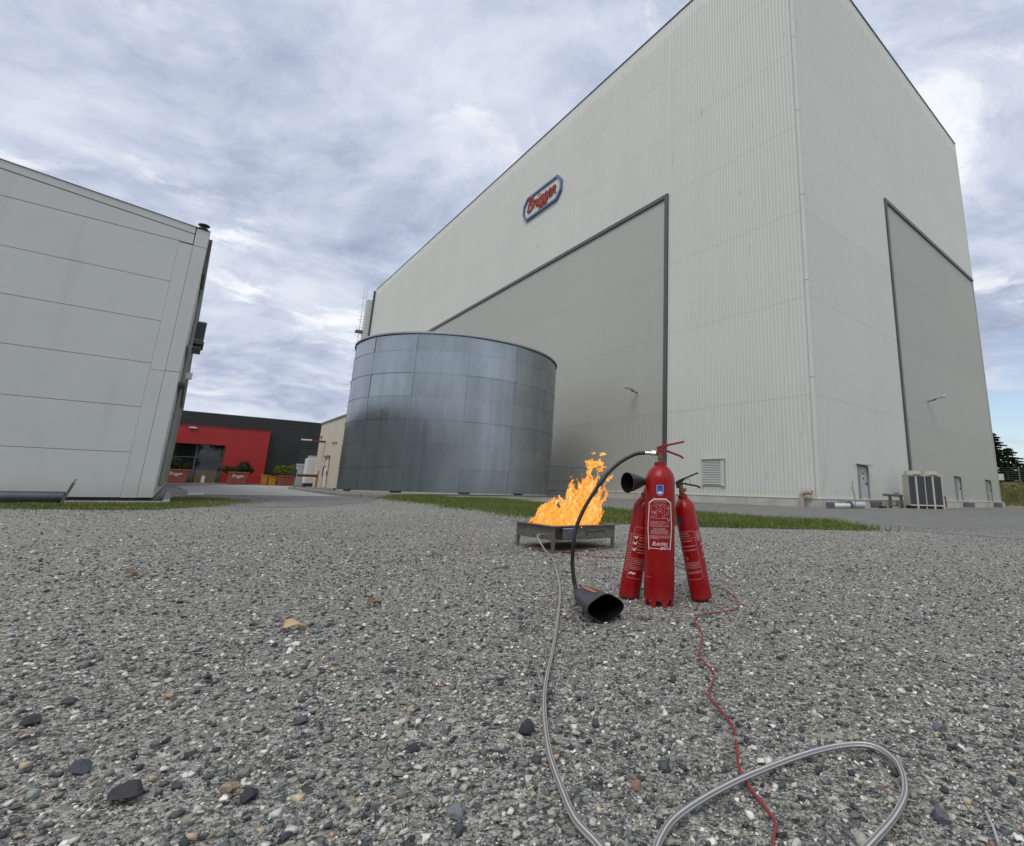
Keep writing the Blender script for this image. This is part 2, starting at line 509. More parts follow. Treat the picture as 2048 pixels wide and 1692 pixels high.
def flame_mat():
    m, t, b = new_mat('flame')
    t.nodes.remove(b)
    co = objco(t)
    q = scaled(t, co, (1.0, 1.0, 0.62))
    wn = N(t, 'ShaderNodeTexNoise', i_Scale=9.0)
    wn.inputs['Detail'].default_value = 3
    t.links.new(q, wn.inputs['Vector'])
    qw = vmath(t, 'ADD', q, scaled(t, vmath(t, 'SUBTRACT', wn.outputs['Color'], (0.5, 0.5, 0.5)), (0.10, 0.10, 0.10)))
    n = noise_n(t, qw, 16.0, 4, 0.55, 0.6)
    rid = math_n(t, 'SUBTRACT', 1.0, math_n(t, 'MULTIPLY', math_n(t, 'ABSOLUTE', math_n(t, 'SUBTRACT', n, 0.5)), 7.0), clamp=True)
    n2 = noise_n(t, qw, 7.0, 3, 0.5, 0.3)
    heat = math_n(t, 'ADD', math_n(t, 'MULTIPLY', rid, 0.62), math_n(t, 'MULTIPLY', n2, 0.55))
    c = ramp(t, heat, [(0.18, (0.50, 0.08, 0.010)), (0.40, (0.85, 0.15, 0.012)), (0.60, (1.0, 0.27, 0.028)), (0.82, (1.0, 0.47, 0.09)), (1.0, (1.0, 0.76, 0.34))])
    a = ramp(t, heat, [(0.32, 0.02), (0.50, 0.42), (0.72, 0.94)])
    lw = t.nodes.new('ShaderNodeLayerWeight')          # hot gas is thinnest where the sheet of flame turns edge-on
    lw.inputs['Blend'].default_value = 0.35
    a = math_n(t, 'MULTIPLY', a, maprange(t, lw.outputs['Facing'], 0.35, 0.98, 1.0, 0.12))
    em = t.nodes.new('ShaderNodeEmission')
    em.inputs['Strength'].default_value = 1.15
    t.links.new(c, em.inputs[0])
    tr = t.nodes.new('ShaderNodeBsdfTransparent')
    mx = t.nodes.new('ShaderNodeMixShader')
    t.links.new(a, mx.inputs[0])
    t.links.new(tr.outputs[0], mx.inputs[1])
    t.links.new(em.outputs[0], mx.inputs[2])
    t.links.new(mx.outputs[0], t.nodes['Material Output'].inputs[0])
    return m


M['flame'] = flame_mat()


def braid_mat():
    m, t, b = new_mat('steel_braid')
    uv = t.nodes.new('ShaderNodeUVMap').outputs[0]
    s = t.nodes.new('ShaderNodeSeparateXYZ')
    t.links.new(uv, s.inputs[0])

    def wave(a, bb):
        return math_n(t, 'SINE', math_n(t, 'ADD', math_n(t, 'MULTIPLY', s.outputs[0], a), math_n(t, 'MULTIPLY', s.outputs[1], bb)))
    w = math_n(t, 'MULTIPLY', wave(2 * PI * 12, 900.0), wave(2 * PI * 12, -900.0))
    lin = math_n(t, 'SINE', math_n(t, 'MULTIPLY', s.outputs[0], 2 * PI * 6))
    c = ramp(t, math_n(t, 'MULTIPLY_ADD', w, 0.5, 0.5), [(0.1, (0.30, 0.285, 0.27)), (0.6, (0.58, 0.56, 0.53)), (1.0, (0.74, 0.72, 0.69))])
    c = mix(t, maprange(t, lin, -0.6, 0.0, 0.65, 0.0), c, (0.16, 0.15, 0.145))
    c = mix(t, maprange(t, lin, 0.2, 0.9, 0, 0.7), c, (0.95, 0.93, 0.90))  # highlight stripes painted along the hose, with dark bands between them
    t.links.new(c, b.inputs['Base Color'])
    b.inputs['Metallic'].default_value = 0.55
    b.inputs['Roughness'].default_value = 0.32
    bump(t, b, w, 0.5, 0.001)
    return m


M['braid'] = braid_mat()


# ------------------------------------------------------------------ geometry helpers
class MB:
    def __init__(s):
        s.v, s.f, s.uv = [], [], None

    def quad(s, a, b, c, d):
        n = len(s.v)
        s.v += [tuple(a), tuple(b), tuple(c), tuple(d)]
        s.f.append((n, n + 1, n + 2, n + 3))
        return s

    def poly(s, pts):
        n = len(s.v)
        s.v += [tuple(p) for p in pts]
        s.f.append(tuple(range(n, n + len(pts))))
        return s

    def box(s, x0, x1, y0, y1, z0, z1):
        return s.obox((x0, y0, z0), (x1 - x0, 0, 0), (0, y1 - y0, 0), (0, 0, z1 - z0))

    def obox(s, o, a, b, c):
        o, a, b, c = (Vector(q) for q in (o, a, b, c))
        n = len(s.v)
        s.v += [tuple(q) for q in (o, o + a, o + a + b, o + b, o + c, o + a + c, o + a + b + c, o + b + c)]
        for f in ((0, 3, 2, 1), (4, 5, 6, 7), (0, 1, 5, 4), (1, 2, 6, 5), (2, 3, 7, 6), (3, 0, 4, 7)):
            s.f.append(tuple(n + i for i in f))
        return s

    def bar(s, p0, p1, w, h, up=(0, 0, 1)):
        p0, p1 = Vector(p0), Vector(p1)
        d = (p1 - p0)
        L = d.length
        d.normalize()
        r = d.cross(Vector(up))
        if r.length < 1e-4:
            r = d.cross(Vector((1, 0, 0)))
        r.normalize()
        u = r.cross(d)
        return s.obox(p0 - r * w / 2 - u * h / 2, d * L, r * w, u * h)

    def tube(s, path, rad, n=12, cap=True, flat=1.0):
        P = [Vector(p) for p in path]
        R = rad if isinstance(rad, (list, tuple)) else [rad] * len(P)
        base = len(s.v)
        prev = None
        if s.uv is None:
            s.uv = {}
        L = 0.0
        for i, p in enumerate(P):
            d = (P[min(i + 1, len(P) - 1)] - P[max(i - 1, 0)])
            d.normalize()
            if i:
                L += (P[i] - P[i - 1]).length
            if prev is None:
                u = d.cross(Vector((0, 0, 1)))
                if u.length < 1e-3:
                    u = d.cross(Vector((0, 1, 0)))
                u.normalize()
            else:
                u = prev - d * prev.dot(d)
                u.normalize()
            prev = u
            w = d.cross(u)
            for k in range(n):
                a = 2 * PI * k / n
                s.v.append(tuple(p + (u * math.cos(a) + w * math.sin(a) * flat) * R[i]))
        for i in range(len(P) - 1):
            for k in range(n):
                k2 = (k + 1) % n
                s.f.append((base + i * n + k, base + i * n + k2, base + (i + 1) * n + k2, base + (i + 1) * n + k))
        if cap:
            s.f.append(tuple(base + k for k in range(n))[::-1])
            s.f.append(tuple(base + (len(P) - 1) * n + k for k in range(n)))
        s.tube_info = (base, n, P)
        return s

    def cyl(s, p0, p1, r0, r1=None, n=16):
        return s.tube([p0, p1], [r0, r0 if r1 is None else r1], n)

    def lathe(s, prof, n=32, c=(0, 0, 0), a0=0.0, a1=2 * PI):
        base = len(s.v)
        full = abs(a1 - a0 - 2 * PI) < 1e-6
        m = n if full else n + 1
        for r, z in prof:
            for k in range(m):
                a = a0 + (a1 - a0) * k / n
                s.v.append((c[0] + r * math.cos(a), c[1] + r * math.sin(a), c[2] + z))
        for i in range(len(prof) - 1):
            for k in range(n):
                k2 = (k + 1) % m
                s.f.append((base + i * m + k, base + i * m + k2, base + (i + 1) * m + k2, base + (i + 1) * m + k))
        return s

    def prism(s, pts, z0, z1):
        n = len(pts)
        b = len(s.v)
        s.v += [(p[0], p[1], z0) for p in pts] + [(p[0], p[1], z1) for p in pts]
        s.f.append(tuple(b + i for i in range(n))[::-1])
        s.f.append(tuple(b + n + i for i in range(n)))
        for i in range(n):
            j = (i + 1) % n
            s.f.append((b + i, b + j, b + n + j, b + n + i))
        return s

    def move(s, fn):
        s.v = [tuple(fn(Vector(p))) for p in s.v]
        return s

    def build(s, name, mat, parent=None, smooth=False, bevel=0.0, angle=40, recalc=True):
        me = bpy.data.meshes.new(name)
        me.from_pydata(s.v, [], s.f)
        if recalc:
            bm = bmesh.new()
            bm.from_mesh(me)
            bmesh.ops.recalc_face_normals(bm, faces=bm.faces)
            bm.to_mesh(me)
            bm.free()
        if mat:
            me.materials.append(mat)
        if smooth:
            me.shade_smooth()
            me.set_sharp_from_angle(angle=math.radians(angle))
        o = bpy.data.objects.new(name, me)
        COL.objects.link(o)
        if parent:
            o.parent = parent
        if bevel:
            bv = o.modifiers.new('bevel', 'BEVEL')
            bv.width = bevel
            bv.segments = 2
            bv.limit_method = 'ANGLE'
            bv.angle_limit = math.radians(40)
        return o


def tag(o, label=None, cat=None, group=None, kind=None):
    for k, v in (('label', label), ('category', cat), ('group', group), ('kind', kind)):
        if v:
            o[k] = v
    return o


def thing(name, label, cat, loc=(0, 0, 0), rz=0.0, group=None):
    o = bpy.data.objects.new(name, None)
    o.empty_display_size = 0.2
    COL.objects.link(o)
    o.location = loc
    o.rotation_euler = (0, 0, rz)
    return tag(o, label, cat, group)


def copy_tree(o, parent=None):
    c = o.copy()
    COL.objects.link(c)
    c.parent = parent
    for ch in list(o.children):
        copy_tree(ch, c)
    return c


def fast_mesh(name, V, F, mat, cols=None, parent=None):
    V = np.asarray(V, np.float32)
    F = np.asarray(F, np.int32)
    k = F.shape[1]
    me = bpy.data.meshes.new(name)
    me.vertices.add(len(V))
    me.vertices.foreach_set('co', V.ravel())
    me.loops.add(F.size)
    me.loops.foreach_set('vertex_index', F.ravel())
    me.polygons.add(len(F))
    me.polygons.foreach_set('loop_start', np.arange(0, F.size, k, dtype=np.int32))
    me.polygons.foreach_set('loop_total', np.full(len(F), k, np.int32))
    me.update(calc_edges=True)
    if cols is not None:
        a = me.color_attributes.new('col', 'FLOAT_COLOR', 'POINT')
        c4 = np.ones((len(V), 4), np.float32)
        c4[:, :3] = cols
        a.data.foreach_set('color', c4.ravel())
    me.materials.append(mat)
    o = bpy.data.objects.new(name, me)
    COL.objects.link(o)
    if parent:
        o.parent = parent
    return o


def text_geo(body, size, shear=0.0, bold=0.0, ext=0.0, spacing=1.0, res=4):
    cu = bpy.data.curves.new('lettering', 'FONT')
    cu.body = body
    cu.size = size
    cu.shear = shear
    cu.offset = bold
    cu.extrude = ext
    cu.space_character = spacing
    cu.align_x = 'CENTER'
    cu.align_y = 'CENTER'
    cu.resolution_u = res
    ob = bpy.data.objects.new('lettering', cu)
    COL.objects.link(ob)
    me = bpy.data.meshes.new_from_object(ob)
    vs = [v.co.copy() for v in me.vertices]
    fs = [tuple(p.vertices) for p in me.polygons]
    bpy.data.objects.remove(ob)
    bpy.data.curves.remove(cu)
    bpy.data.meshes.remove(me)
    return vs, fs


def add_geo(mb, vs, fs, fn):
    n = len(mb.v)
    mb.v += [tuple(fn(v)) for v in vs]
    mb.f += [tuple(i + n for i in f) for f in fs]
    return mb


GRID = math.radians(40.7688)             # every building stands on one grid, turned this far from the view
UB = Vector((math.cos(GRID), math.sin(GRID), 0))      # along the faces that look towards the camera
UA = Vector((-math.sin(GRID), math.cos(GRID), 0))     # away along the long sides


def sstep(a, b, x):
    t = np.clip((x - a) / (b - a), 0, 1)
    return t * t * (3 - 2 * t)


def ground_z(x, y):
    x = np.asarray(x, float)
    y = np.asarray(y, float)
    r = np.hypot(x, y)
    az = np.degrees(np.arctan2(x, y))
    z = -0.10 * sstep(7, 24, r) * sstep(-10, 8, az) * sstep(120, 70, np.abs(az))
    und = 0.006 * np.sin(x * 2.1 + 0.7) * np.cos(y * 1.7) + 0.003 * np.sin(x * 5.3 + y * 3.1)
    return z + und * sstep(9, 4, r)


# ================================================================== THE SETTING
# ground: one sheet out to the horizon
def build_ground():
    na = 144
    rr = [0.0] + list(np.geomspace(0.12, 14, 90)) + list(np.geomspace(15, 3000, 46))
    V, F = [], []
    for r in rr:
        for k in range(na):
            a = 2 * PI * k / na
            x, y = r * math.sin(a), r * math.cos(a)
            V.append((x, y, float(ground_z(x, y))))
    for i in range(len(rr) - 1):
        for k in range(na):
            k2 = (k + 1) % na
            F.append((i * na + k, (i + 1) * na + k, (i + 1) * na + k2, i * na + k2))
    V = np.array(V)
    F = np.array(F)[:, ::-1]
    o = fast_mesh('gravel_ground', V, F, M['gravel'])
    o.data.shade_smooth()
    tag(o, kind='structure')


build_ground()


def ragged(pts, step=0.4, amp=0.12, seed=0):
    rnd = random.Random(seed)
    out = []
    for i, p in enumerate(pts):
        q = pts[(i + 1) % len(pts)]
        L = math.dist(p, q)
        n = max(1, int(L / step))
        for k in range(n):
            t = k / n
            x, y = p[0] + (q[0] - p[0]) * t, p[1] + (q[1] - p[1]) * t
            nx, ny = -(q[1] - p[1]) / L, (q[0] - p[0]) / L
            j = amp * (mnoise.noise(Vector((x * 0.9, y * 0.9, seed))) * 1.6 + rnd.uniform(-0.5, 0.5))
            out.append((x + nx * j, y + ny * j))
    return out


def sheet(name, pts, mat, lift, step=0.4, amp=0.12, seed=0):
    P = ragged(pts, step, amp, seed)
    bm = bmesh.new()
    vs = [bm.verts.new((x, y, float(ground_z(x, y)) + lift)) for x, y in P]
    f = bm.faces.new(vs)
    f.normal_update()
    if f.normal.z < 0:
        f.normal_flip()
    bmesh.ops.triangulate(bm, faces=[f])
    for _ in range(1):
        bmesh.ops.subdivide_edges(bm, edges=[e for e in bm.edges if e.calc_length() > 2.5], cuts=3, use_grid_fill=True)
        bmesh.ops.triangulate(bm, faces=bm.faces[:])
    for v in bm.verts:
        v.co.z = float(ground_z(v.co.x, v.co.y)) + lift
    me = bpy.data.meshes.new(name)
    bm.to_mesh(me)
    bm.free()
    me.materials.append(mat)
    o = bpy.data.objects.new(name, me)
    COL.objects.link(o)
    return tag(o, kind='structure')


GRASS_MAIN = [(-10.0, 22.3), (-8.0, 22.3), (-4.4, 20.2), (-1.6, 15.0), (0.4, 12.6), (2.0, 12.3), (3.3, 11.3), (4.2, 9.7), (4.0, 8.5),
              (3.2, 8.0), (1.6, 7.65), (0.1, 7.85), (-1.7, 9.6), (-4.3, 13.3), (-6.9, 16.4), (-8.9, 19.8)]
GRASS_LEFT = [(-13.5, 5.0), (-11.2, 6.4), (-9.6, 7.3), (-8.2, 7.75), (-7.2, 8.2), (-7.6, 9.4), (-8.2, 10.9), (-9.4, 12.4), (-10.6, 13.6), (-10.9, 13.0),
              (-9.7, 11.2), (-8.75, 10.1), (-8.7, 9.6), (-10.0, 8.5), (-13.6, 5.8)]
sheet('service_road', [(5.32, 6.75), (4.7, 7.9), (4.0, 8.3), (2.5, 9.5), (0.0, 11.0), (-3.0, 15.0), (-6.0, 21.0), (-4.0, 25.0), (-9.0, 36.0), (14.0, 26.0), (34.0, 46.0), (62.0, 52.0), (60.0, 30.0), (22, 6), (8.8, 4.9)],
      M['asphalt'], 0.004, 0.5, 0.18, 3)
sheet('yard_asphalt', [(-7.3, 9.4), (-8.3, 11.0), (-11.5, 14.0), (-14.0, 17.5), (-30.0, 34.0), (-46.0, 52.0), (-36.0, 60.0), (-24.0, 48.0), (-19.0, 33.0), (-9.5, 20.0), (-8.2, 18.2), (-6.4, 13.5), (-6.2, 9.8)],
      M['asphalt'], 0.004, 0.5, 0.15, 4)
sheet('pale_forecourt', [(-13.2, 16.2), (-26.0, 30.6), (-35.0, 48.6), (-30.5, 48.2), (-20.4, 32.3), (-9.3, 18.4)], M['forecourt'], 0.008, 0.6, 0.05, 5)
sheet('grass_verge_soil', GRASS_MAIN, M['turf'], 0.010, 0.25, 0.34, 6)
sheet('grass_strip_soil', GRASS_LEFT, M['turf'], 0.010, 0.3, 0.12, 7)
sheet('rusty_gravel_patch', [(-0.78, 4.55), (-0.52, 4.22), (-0.2, 4.38), (-0.02, 4.62), (-0.25, 4.95), (-0.6, 4.95)], M['rust_soil'], 0.007, 0.1, 0.05, 8)

# raised pad under the tank and the annex, with its kerb of single stones
KERB = [(-25.5, 40.5), (-22.6, 36.0), (-20.1, 31.8), (-17.0, 27.8), (-14.0, 23.9), (-11.4, 20.5), (-9.6, 18.4), (-8.9, 18.1), (-8.4, 18.6), (-8.5, 19.6)]
pad = sheet('tank_pad', [(-25.4, 40.6), (-22.4, 36.1), (-19.9, 31.9), (-16.8, 27.9), (-13.8, 24.0), (-11.2, 20.7), (-9.5, 18.6), (-8.9, 18.3), (-8.6, 18.7), (-8.7, 19.7), (-9.4, 21.5), (-9.2, 24.6), (-4.0, 29.0), (-2.0, 34.0), (-9.0, 46.0), (-20.0, 50.0)],
            M['pad'], 0.035, 50, 0.0, 9)
kerb = thing('kerb', None, None)
del_keys = [k for k in kerb.keys()]
kerb['kind'] = 'structure'
acc, kp = 0.0, []
for a, b in zip(KERB[:-1], KERB[1:]):
    L = math.dist(a, b)
    n = max(1, round(L / 0.9))
    for k in range(n):
        kp.append(((a[0] + (b[0] - a[0]) * k / n, a[1] + (b[1] - a[1]) * k / n), (a[0] + (b[0] - a[0]) * (k + 0.97) / n, a[1] + (b[1] - a[1]) * (k + 0.97) / n)))
for p, q in kp:
    MB().bar((p[0], p[1], 0.055), (q[0], q[1], 0.055), 0.16, 0.13).build('kerb_stone', M['kerb'], kerb, bevel=0.015)


# grass bank beyond the right end of the warehouse
def build_bank():
    V, F = [], []
    na, prof = 60, [(63, -0.1), (65, 0.4), (68, 1.35), (71, 2.1), (74, 2.35), (84, 2.4), (120, 2.2), (125, -0.3)]
    for i in range(na + 1):
        a = math.radians(35.2 + 50 * i / na)
        for r, z in prof:
            j = mnoise.noise(Vector((a * 20, r * 0.1, 3))) * (0.3 if 64 < r < 121 else 0)
            V.append((r * math.sin(a), r * math.cos(a), z * min(1.0, 0.15 + i / 2.0) + j))
    m = len(prof)
    for i in range(na):
        for k in range(m - 1):
            F.append((i * m + k, i * m + k + 1, (i + 1) * m + k + 1, (i + 1) * m + k))
    o = fast_mesh('grass_bank', np.array(V), np.array(F)[:, ::-1], M['bank'])
    o.data.shade_smooth()
    tag(o, kind='structure')


build_bank()


# ================================================================== WAREHOUSE
HZ = 0.368                                # top of the plinth above the ground datum
WO = (9.822, 25.15, HZ)
wh = thing('warehouse', 'huge pale corrugated warehouse with grey recessed sides and dark frames', 'warehouse', WO, GRID)
H, LA, LB = 36.33, 87.26, 32.17
HL, UL, VR = 21.2, 10.26, 11.6
BANDS = [0.0, 5.13, 10.45, 15.53, 20.94, 26.04, 31.2, H]
FR = 0.31                                 # width of the dark frame


def on_left(u, z, d):                     # u along the left side, d outwards
    return (-d, u, z)


def on_right(u, z, d):
    return (u, -d, z)


def corrugated(place, u0, u1, z0, z1, base, mat, pitch=0.235, depth=0.024, flip=False):
    mb = MB()
    prof = []
    k = math.floor(u0 / pitch)
    u = k * pitch
    while u < u1:
        for du, d in ((0.0, 0.0), (0.09, 0.0), (0.125, depth), (0.20, depth)):
            prof.append((u + du, d))
        u += pitch
    pts = [(u0, 0.0)] + [p for p in prof if u0 + 0.005 < p[0] < u1 - 0.005] + [(u1, 0.0)]
    for uu, d in pts:
        mb.v.append(place(uu, z0, base + d))
        mb.v.append(place(uu, z1, base + d))
    for i in range(len(pts) - 1):
        f = (2 * i, 2 * i + 2, 2 * i + 3, 2 * i + 1)
        mb.f.append(f if not flip else f[::-1])
    return mb.build('cladding_sheet', mat, wh, recalc=False)


MB().box(0.03, LB - 0.03, 0.03, LA - 0.03, -0.4, H - 0.05).build('wall_core', M['core'], wh)
cols_up = [0.18, 10.26, 23.1, 35.9, 48.7, 61.5, 74.3, LA - 0.2]
GAP = 0.010
for i in range(7):
    z0, z1 = BANDS[i] + (GAP if i else 0.0), BANDS[i + 1]
    # left side, pale: the corner strip below the lintel, everything above it
    if z0 < HL:
        corrugated(on_left, 0.18, UL, z0, z1, 0.0, M['white_clad'], flip=True)
    zz0 = max(z0, HL)
    if z1 > HL + 0.1:
        a = 1 if z0 < HL else 0
        for c0, c1 in zip(cols_up[a:-1], cols_up[a + 1:]):
            corrugated(on_left, c0, c1, zz0, z1, 0.0, M['white_clad'], flip=True)
    if z0 < HL:
        for c0, c1 in zip(cols_up[1:-1], cols_up[2:]):
            corrugated(on_left, c0 + (FR if c0 == UL else 0), c1, z0, min(z1, HL - FR), -0.02, M['grey_clad'], pitch=0.235, depth=0.02, flip=True)
    # right side
    cr_ = [0.18, VR, 21.8, LB - 0.1]
    if z0 < HL:
        corrugated(on_right, 0.18, VR, z0, z1, 0.0, M['white_clad'])
        for c0, c1 in ((VR + 0.3, 16.9), (16.9, 24.6), (24.6, LB - 0.1)):
            corrugated(on_right, c0, c1, z0, min(z1, HL - FR), -0.02, M['grey_clad'], depth=0.02)
    if z1 > HL + 0.1:
        a = 1 if z0 < HL else 0
        for c0, c1 in zip(cr_[a:-1], cr_[a + 1:]):
            corrugated(on_right, c0, c1, zz0, z1, 0.0, M['white_clad'])
# dark frames round the grey fields
f = MB()
f.box(-0.14, 0.0, UL, UL + FR, 0.0, HL)
f.box(-0.14, 0.0, UL + FR, LA, HL - FR, HL)
f.build('dark_frame', M['frame'], wh, bevel=0.02)
f = MB()
f.box(VR, VR + 0.26, -0.12, 0.0, 0.0, HL)
f.box(VR + 0.26, LB + 0.02, -0.12, 0.0, HL - 0.30, HL)
f.build('dark_frame', M['frame'], wh, bevel=0.02)
# pale corner trim, in lengths
for z0, z1 in zip(BANDS[:-1], BANDS[1:]):
    MB().prism([(-0.045, -0.045), (0.15, -0.045), (0.15, -0.02), (-0.02, -0.02), (-0.02, 0.15), (-0.045, 0.15)], z0 + 0.9 * (z0 > 0), z1 + 0.875 if z1 < H else z1).build('corner_trim', M['trim'], wh, bevel=0.008)
MB().box(LB - 0.11, LB + 0.06, -0.05, 0.12, 0.0, HL - 0.35).build('corner_trim', M['grey_clad'], wh)
MB().box(LB - 0.11, LB + 0.06, -0.05, 0.12, HL + 0.01, H).build('corner_trim', M['white_clad'], wh)
MB().box(-0.05, 0.1, LA - 0.21, LA + 0.05, 0.0, H).build('corner_trim', M['trim'], wh)
# roof edge: thin dark capping, and the roof itself
rb = MB()
rb.box(-0.09, LB + 0.09, -0.09, 0.12, H, H + 0.05)
rb.box(-0.09, 0.12, 0.12, LA + 0.09, H, H + 0.05)
rb.box(LB - 0.12, LB + 0.09, 0.12, LA + 0.09, H, H + 0.05)
rb.build('roof_edge', M['frame'], wh)
MB().box(0.0, LB, 0.0, LA, H - 0.04, H + 0.02).build('roof', M['core'], wh)
# plinth: ledge and concrete slabs with open joints
MB().prism([(-0.13, -0.13), (LB + 0.4, -0.13), (LB + 0.4, 0.02), (0.02, 0.02), (0.02, LA), (-0.13, LA)], -0.06, -0.002).build('plinth_ledge', M['trim'], wh, bevel=0.01)
xs = [-0.1, 2.35, 4.05, 5.95, 8.4, 11.2, 14.2, 17.0, 20.0, 21.7, 24.0, 27.9, 30.1, LB + 0.9]
for x0, x1 in zip(xs[:-1], xs[1:]):
    MB().box(x0, x1 - 0.03, -0.10, 0.02, -0.62, -0.06).build('plinth_slab', M['concrete'], wh, bevel=0.01)
ys = [0.03] + list(np.arange(4.2, LA, 4.2))
for y0, y1 in zip(ys[:-1], ys[1:]):
    MB().box(-0.10, 0.02, y0, y1 - 0.02, -0.62, -0.06).build('plinth_slab', M['concrete'], wh, bevel=0.01)
for x0, x1 in ((5.35, 5.95), (21.25, 22.6), (29.4, 30.4)):
    MB().box(x0, x1, -0.5, -0.13, -0.47, -0.12).build('door_step', M['galv_dark'], wh, bevel=0.02)


def wall_door(x0, x1, zt, zb, mat):
    d = MB().box(x0, x1, -0.045, -0.005, zb, zt).build('door', mat, wh)
    MB().box(x0 - 0.1, x0, -0.12, 0.0, zb, zt).box(x1, x1 + 0.1, -0.12, 0.0, zb, zt).box(x0 - 0.1, x1 + 0.1, -0.12, 0.0, zt, zt + 0.06).build('door_frame', M['hood'], d)
    MB().obox((x0 - 0.2, -0.36, zt + 0.06), (x1 - x0 + 0.4, 0, 0), (0, 0.36, 0.06), (0, 0, 0.05)).build('door_hood', M['hood'], d, bevel=0.01)
    MB().box(x1 - 0.2, x1 - 0.14, -0.10, -0.045, zb + 0.95, zb + 1.08).build('handle', M['black'], d)
    return d


d1 = wall_door(4.30, 5.30, 1.72, -0.2, M['door_grey'])
b1 = MB().box(4.72, 4.86, -0.06, -0.045, 1.28, 1.46)
b1.build('notice', M['black'], d1)
MB().box(4.66, 4.92, -0.055, -0.045, 1.02, 1.5).build('notice', M['white_paint'], d1)
MB().box(4.70, 4.88, -0.06, -0.055, 1.04, 1.16).build('notice', M['rust_red'], d1)
for x0, x1 in ((12.55, 13.5), (20.4, 21.3), (28.3, 29.3)):
    wall_door(x0, x1, 1.66, -0.1, M['door_grey'] if x0 == 20.4 else M['grey_clad'])
# louvre on the left side
lv = MB().box(-0.09, -0.045, 5.70, 7.32, 0.52, 2.06).build('louvre', M['louvre'], wh)
fr_ = MB().box(-0.15, -0.09, 5.62, 5.86, 0.5, 2.05).box(-0.15, -0.09, 7.20, 7.28, 0.5, 2.05).box(-0.22, -0.09, 5.55, 7.3, 2.02, 2.08)
fr_.build('louvre_frame', M['louvre'], lv)
for k in range(14):
    z = 0.60 + k * 0.098
    MB().obox((-0.15, 5.87, z), (0.06, 0, 0.07), (0, 1.32, 0), (0.004, 0, -0.004)).build('slat', M['louvre'], lv)


def wall_lamp(p, out, along):
    p, out, along = Vector(p), Vector(out), Vector(along)
    a = MB().bar(p, p + out * 0.55 + Vector((0, 0, 0.10)), 0.07, 0.07).build('wall_lamp', M['galv_dark'], wh)
    q = p + out * 0.4 + Vector((0, 0, 0.10))
    MB().obox(q - along * 0.19, out * 0.75 + Vector((0, 0, 0.12)), along * 0.38, (0, 0, 0.12)).build('lamp_head', M['alu'], a, bevel=0.03)


wall_lamp((-0.02, 13.2, 6.85), (-1, 0, 0), (0, 1, 0))
wall_lamp((16.2, -0.02, 6.9), (0, -1, 0), (1, 0, 0))
# far end: square duct and caged ladder standing off the gable
MB().box(-0.42, -0.08, LA + 0.06, LA + 0.45, 4.0, H - 0.3).build('rainwater_pipe', M['frame'], wh)
MB().box(-1.25, -0.40, LA + 0.3, LA + 1.6, 3.0, H - 2.2).build('exhaust_duct', M['louvre'], wh)
lad = MB()
for dx in (0.0, 0.55):
    lad.box(-1.85 + dx, -1.77 + dx, LA + 1.2, LA + 1.28, 6.0, H + 0.9)
lad = lad.build('ladder', M['alu'], wh)
for k in range(60):
    MB().box(-1.77, -1.30, LA + 1.22, LA + 1.26, 6.3 + k * 0.52, 6.34 + k * 0.52).build('rung', M['galv'], lad)
for k in range(19):
    z = 9.0 + k * 1.5
    pts = [(-1.53 - 0.85 * math.sin(a), LA + 1.24 + 0.55 * math.cos(a), z) for a in np.linspace(0, PI, 9)]
    MB().tube(pts, 0.022, 5).build('hoop', M['alu'], lad)
MB().box(-2.4, -0.5, LA + 0.6, LA + 1.9, 27.6, 27.95).build('landing', M['galv_dark'], wh)
# rain pipe outlet at the corner
sp_ = MB().tube([(-0.32, 0.75, -0.5), (-0.32, 0.75, 0.1), (-0.33, 0.66, 0.22), (-0.36, 0.42, 0.27), (-0.36, 0.20, 0.24)], 0.13, 12)
tag(sp_.build('standpipe', M['pink_pipe'], None, smooth=True), 'faded pink pipe with bent top standing at the pale warehouse corner', 'pipe').matrix_world = Matrix.Translation(WO) @ Matrix.Rotation(GRID, 4, 'Z')

# sign high on the left side
sg = thing('sign', 'red script lettering inside a blue octagonal outline high on the warehouse wall', 'sign', Vector(WO) + UA * 27.86 + Vector((0, 0, 28.67)) - UB * 0.05, GRID)
octo = [(-3.55, -0.52), (-2.85, -1.33), (2.85, -1.33), (3.55, -0.52), (3.55, 0.52), (2.85, 1.33), (-2.85, 1.33), (-3.55, 0.52)]


def sign_pt(u, z, d):                    # u to the right as one reads it
    return (-d, -u, z)


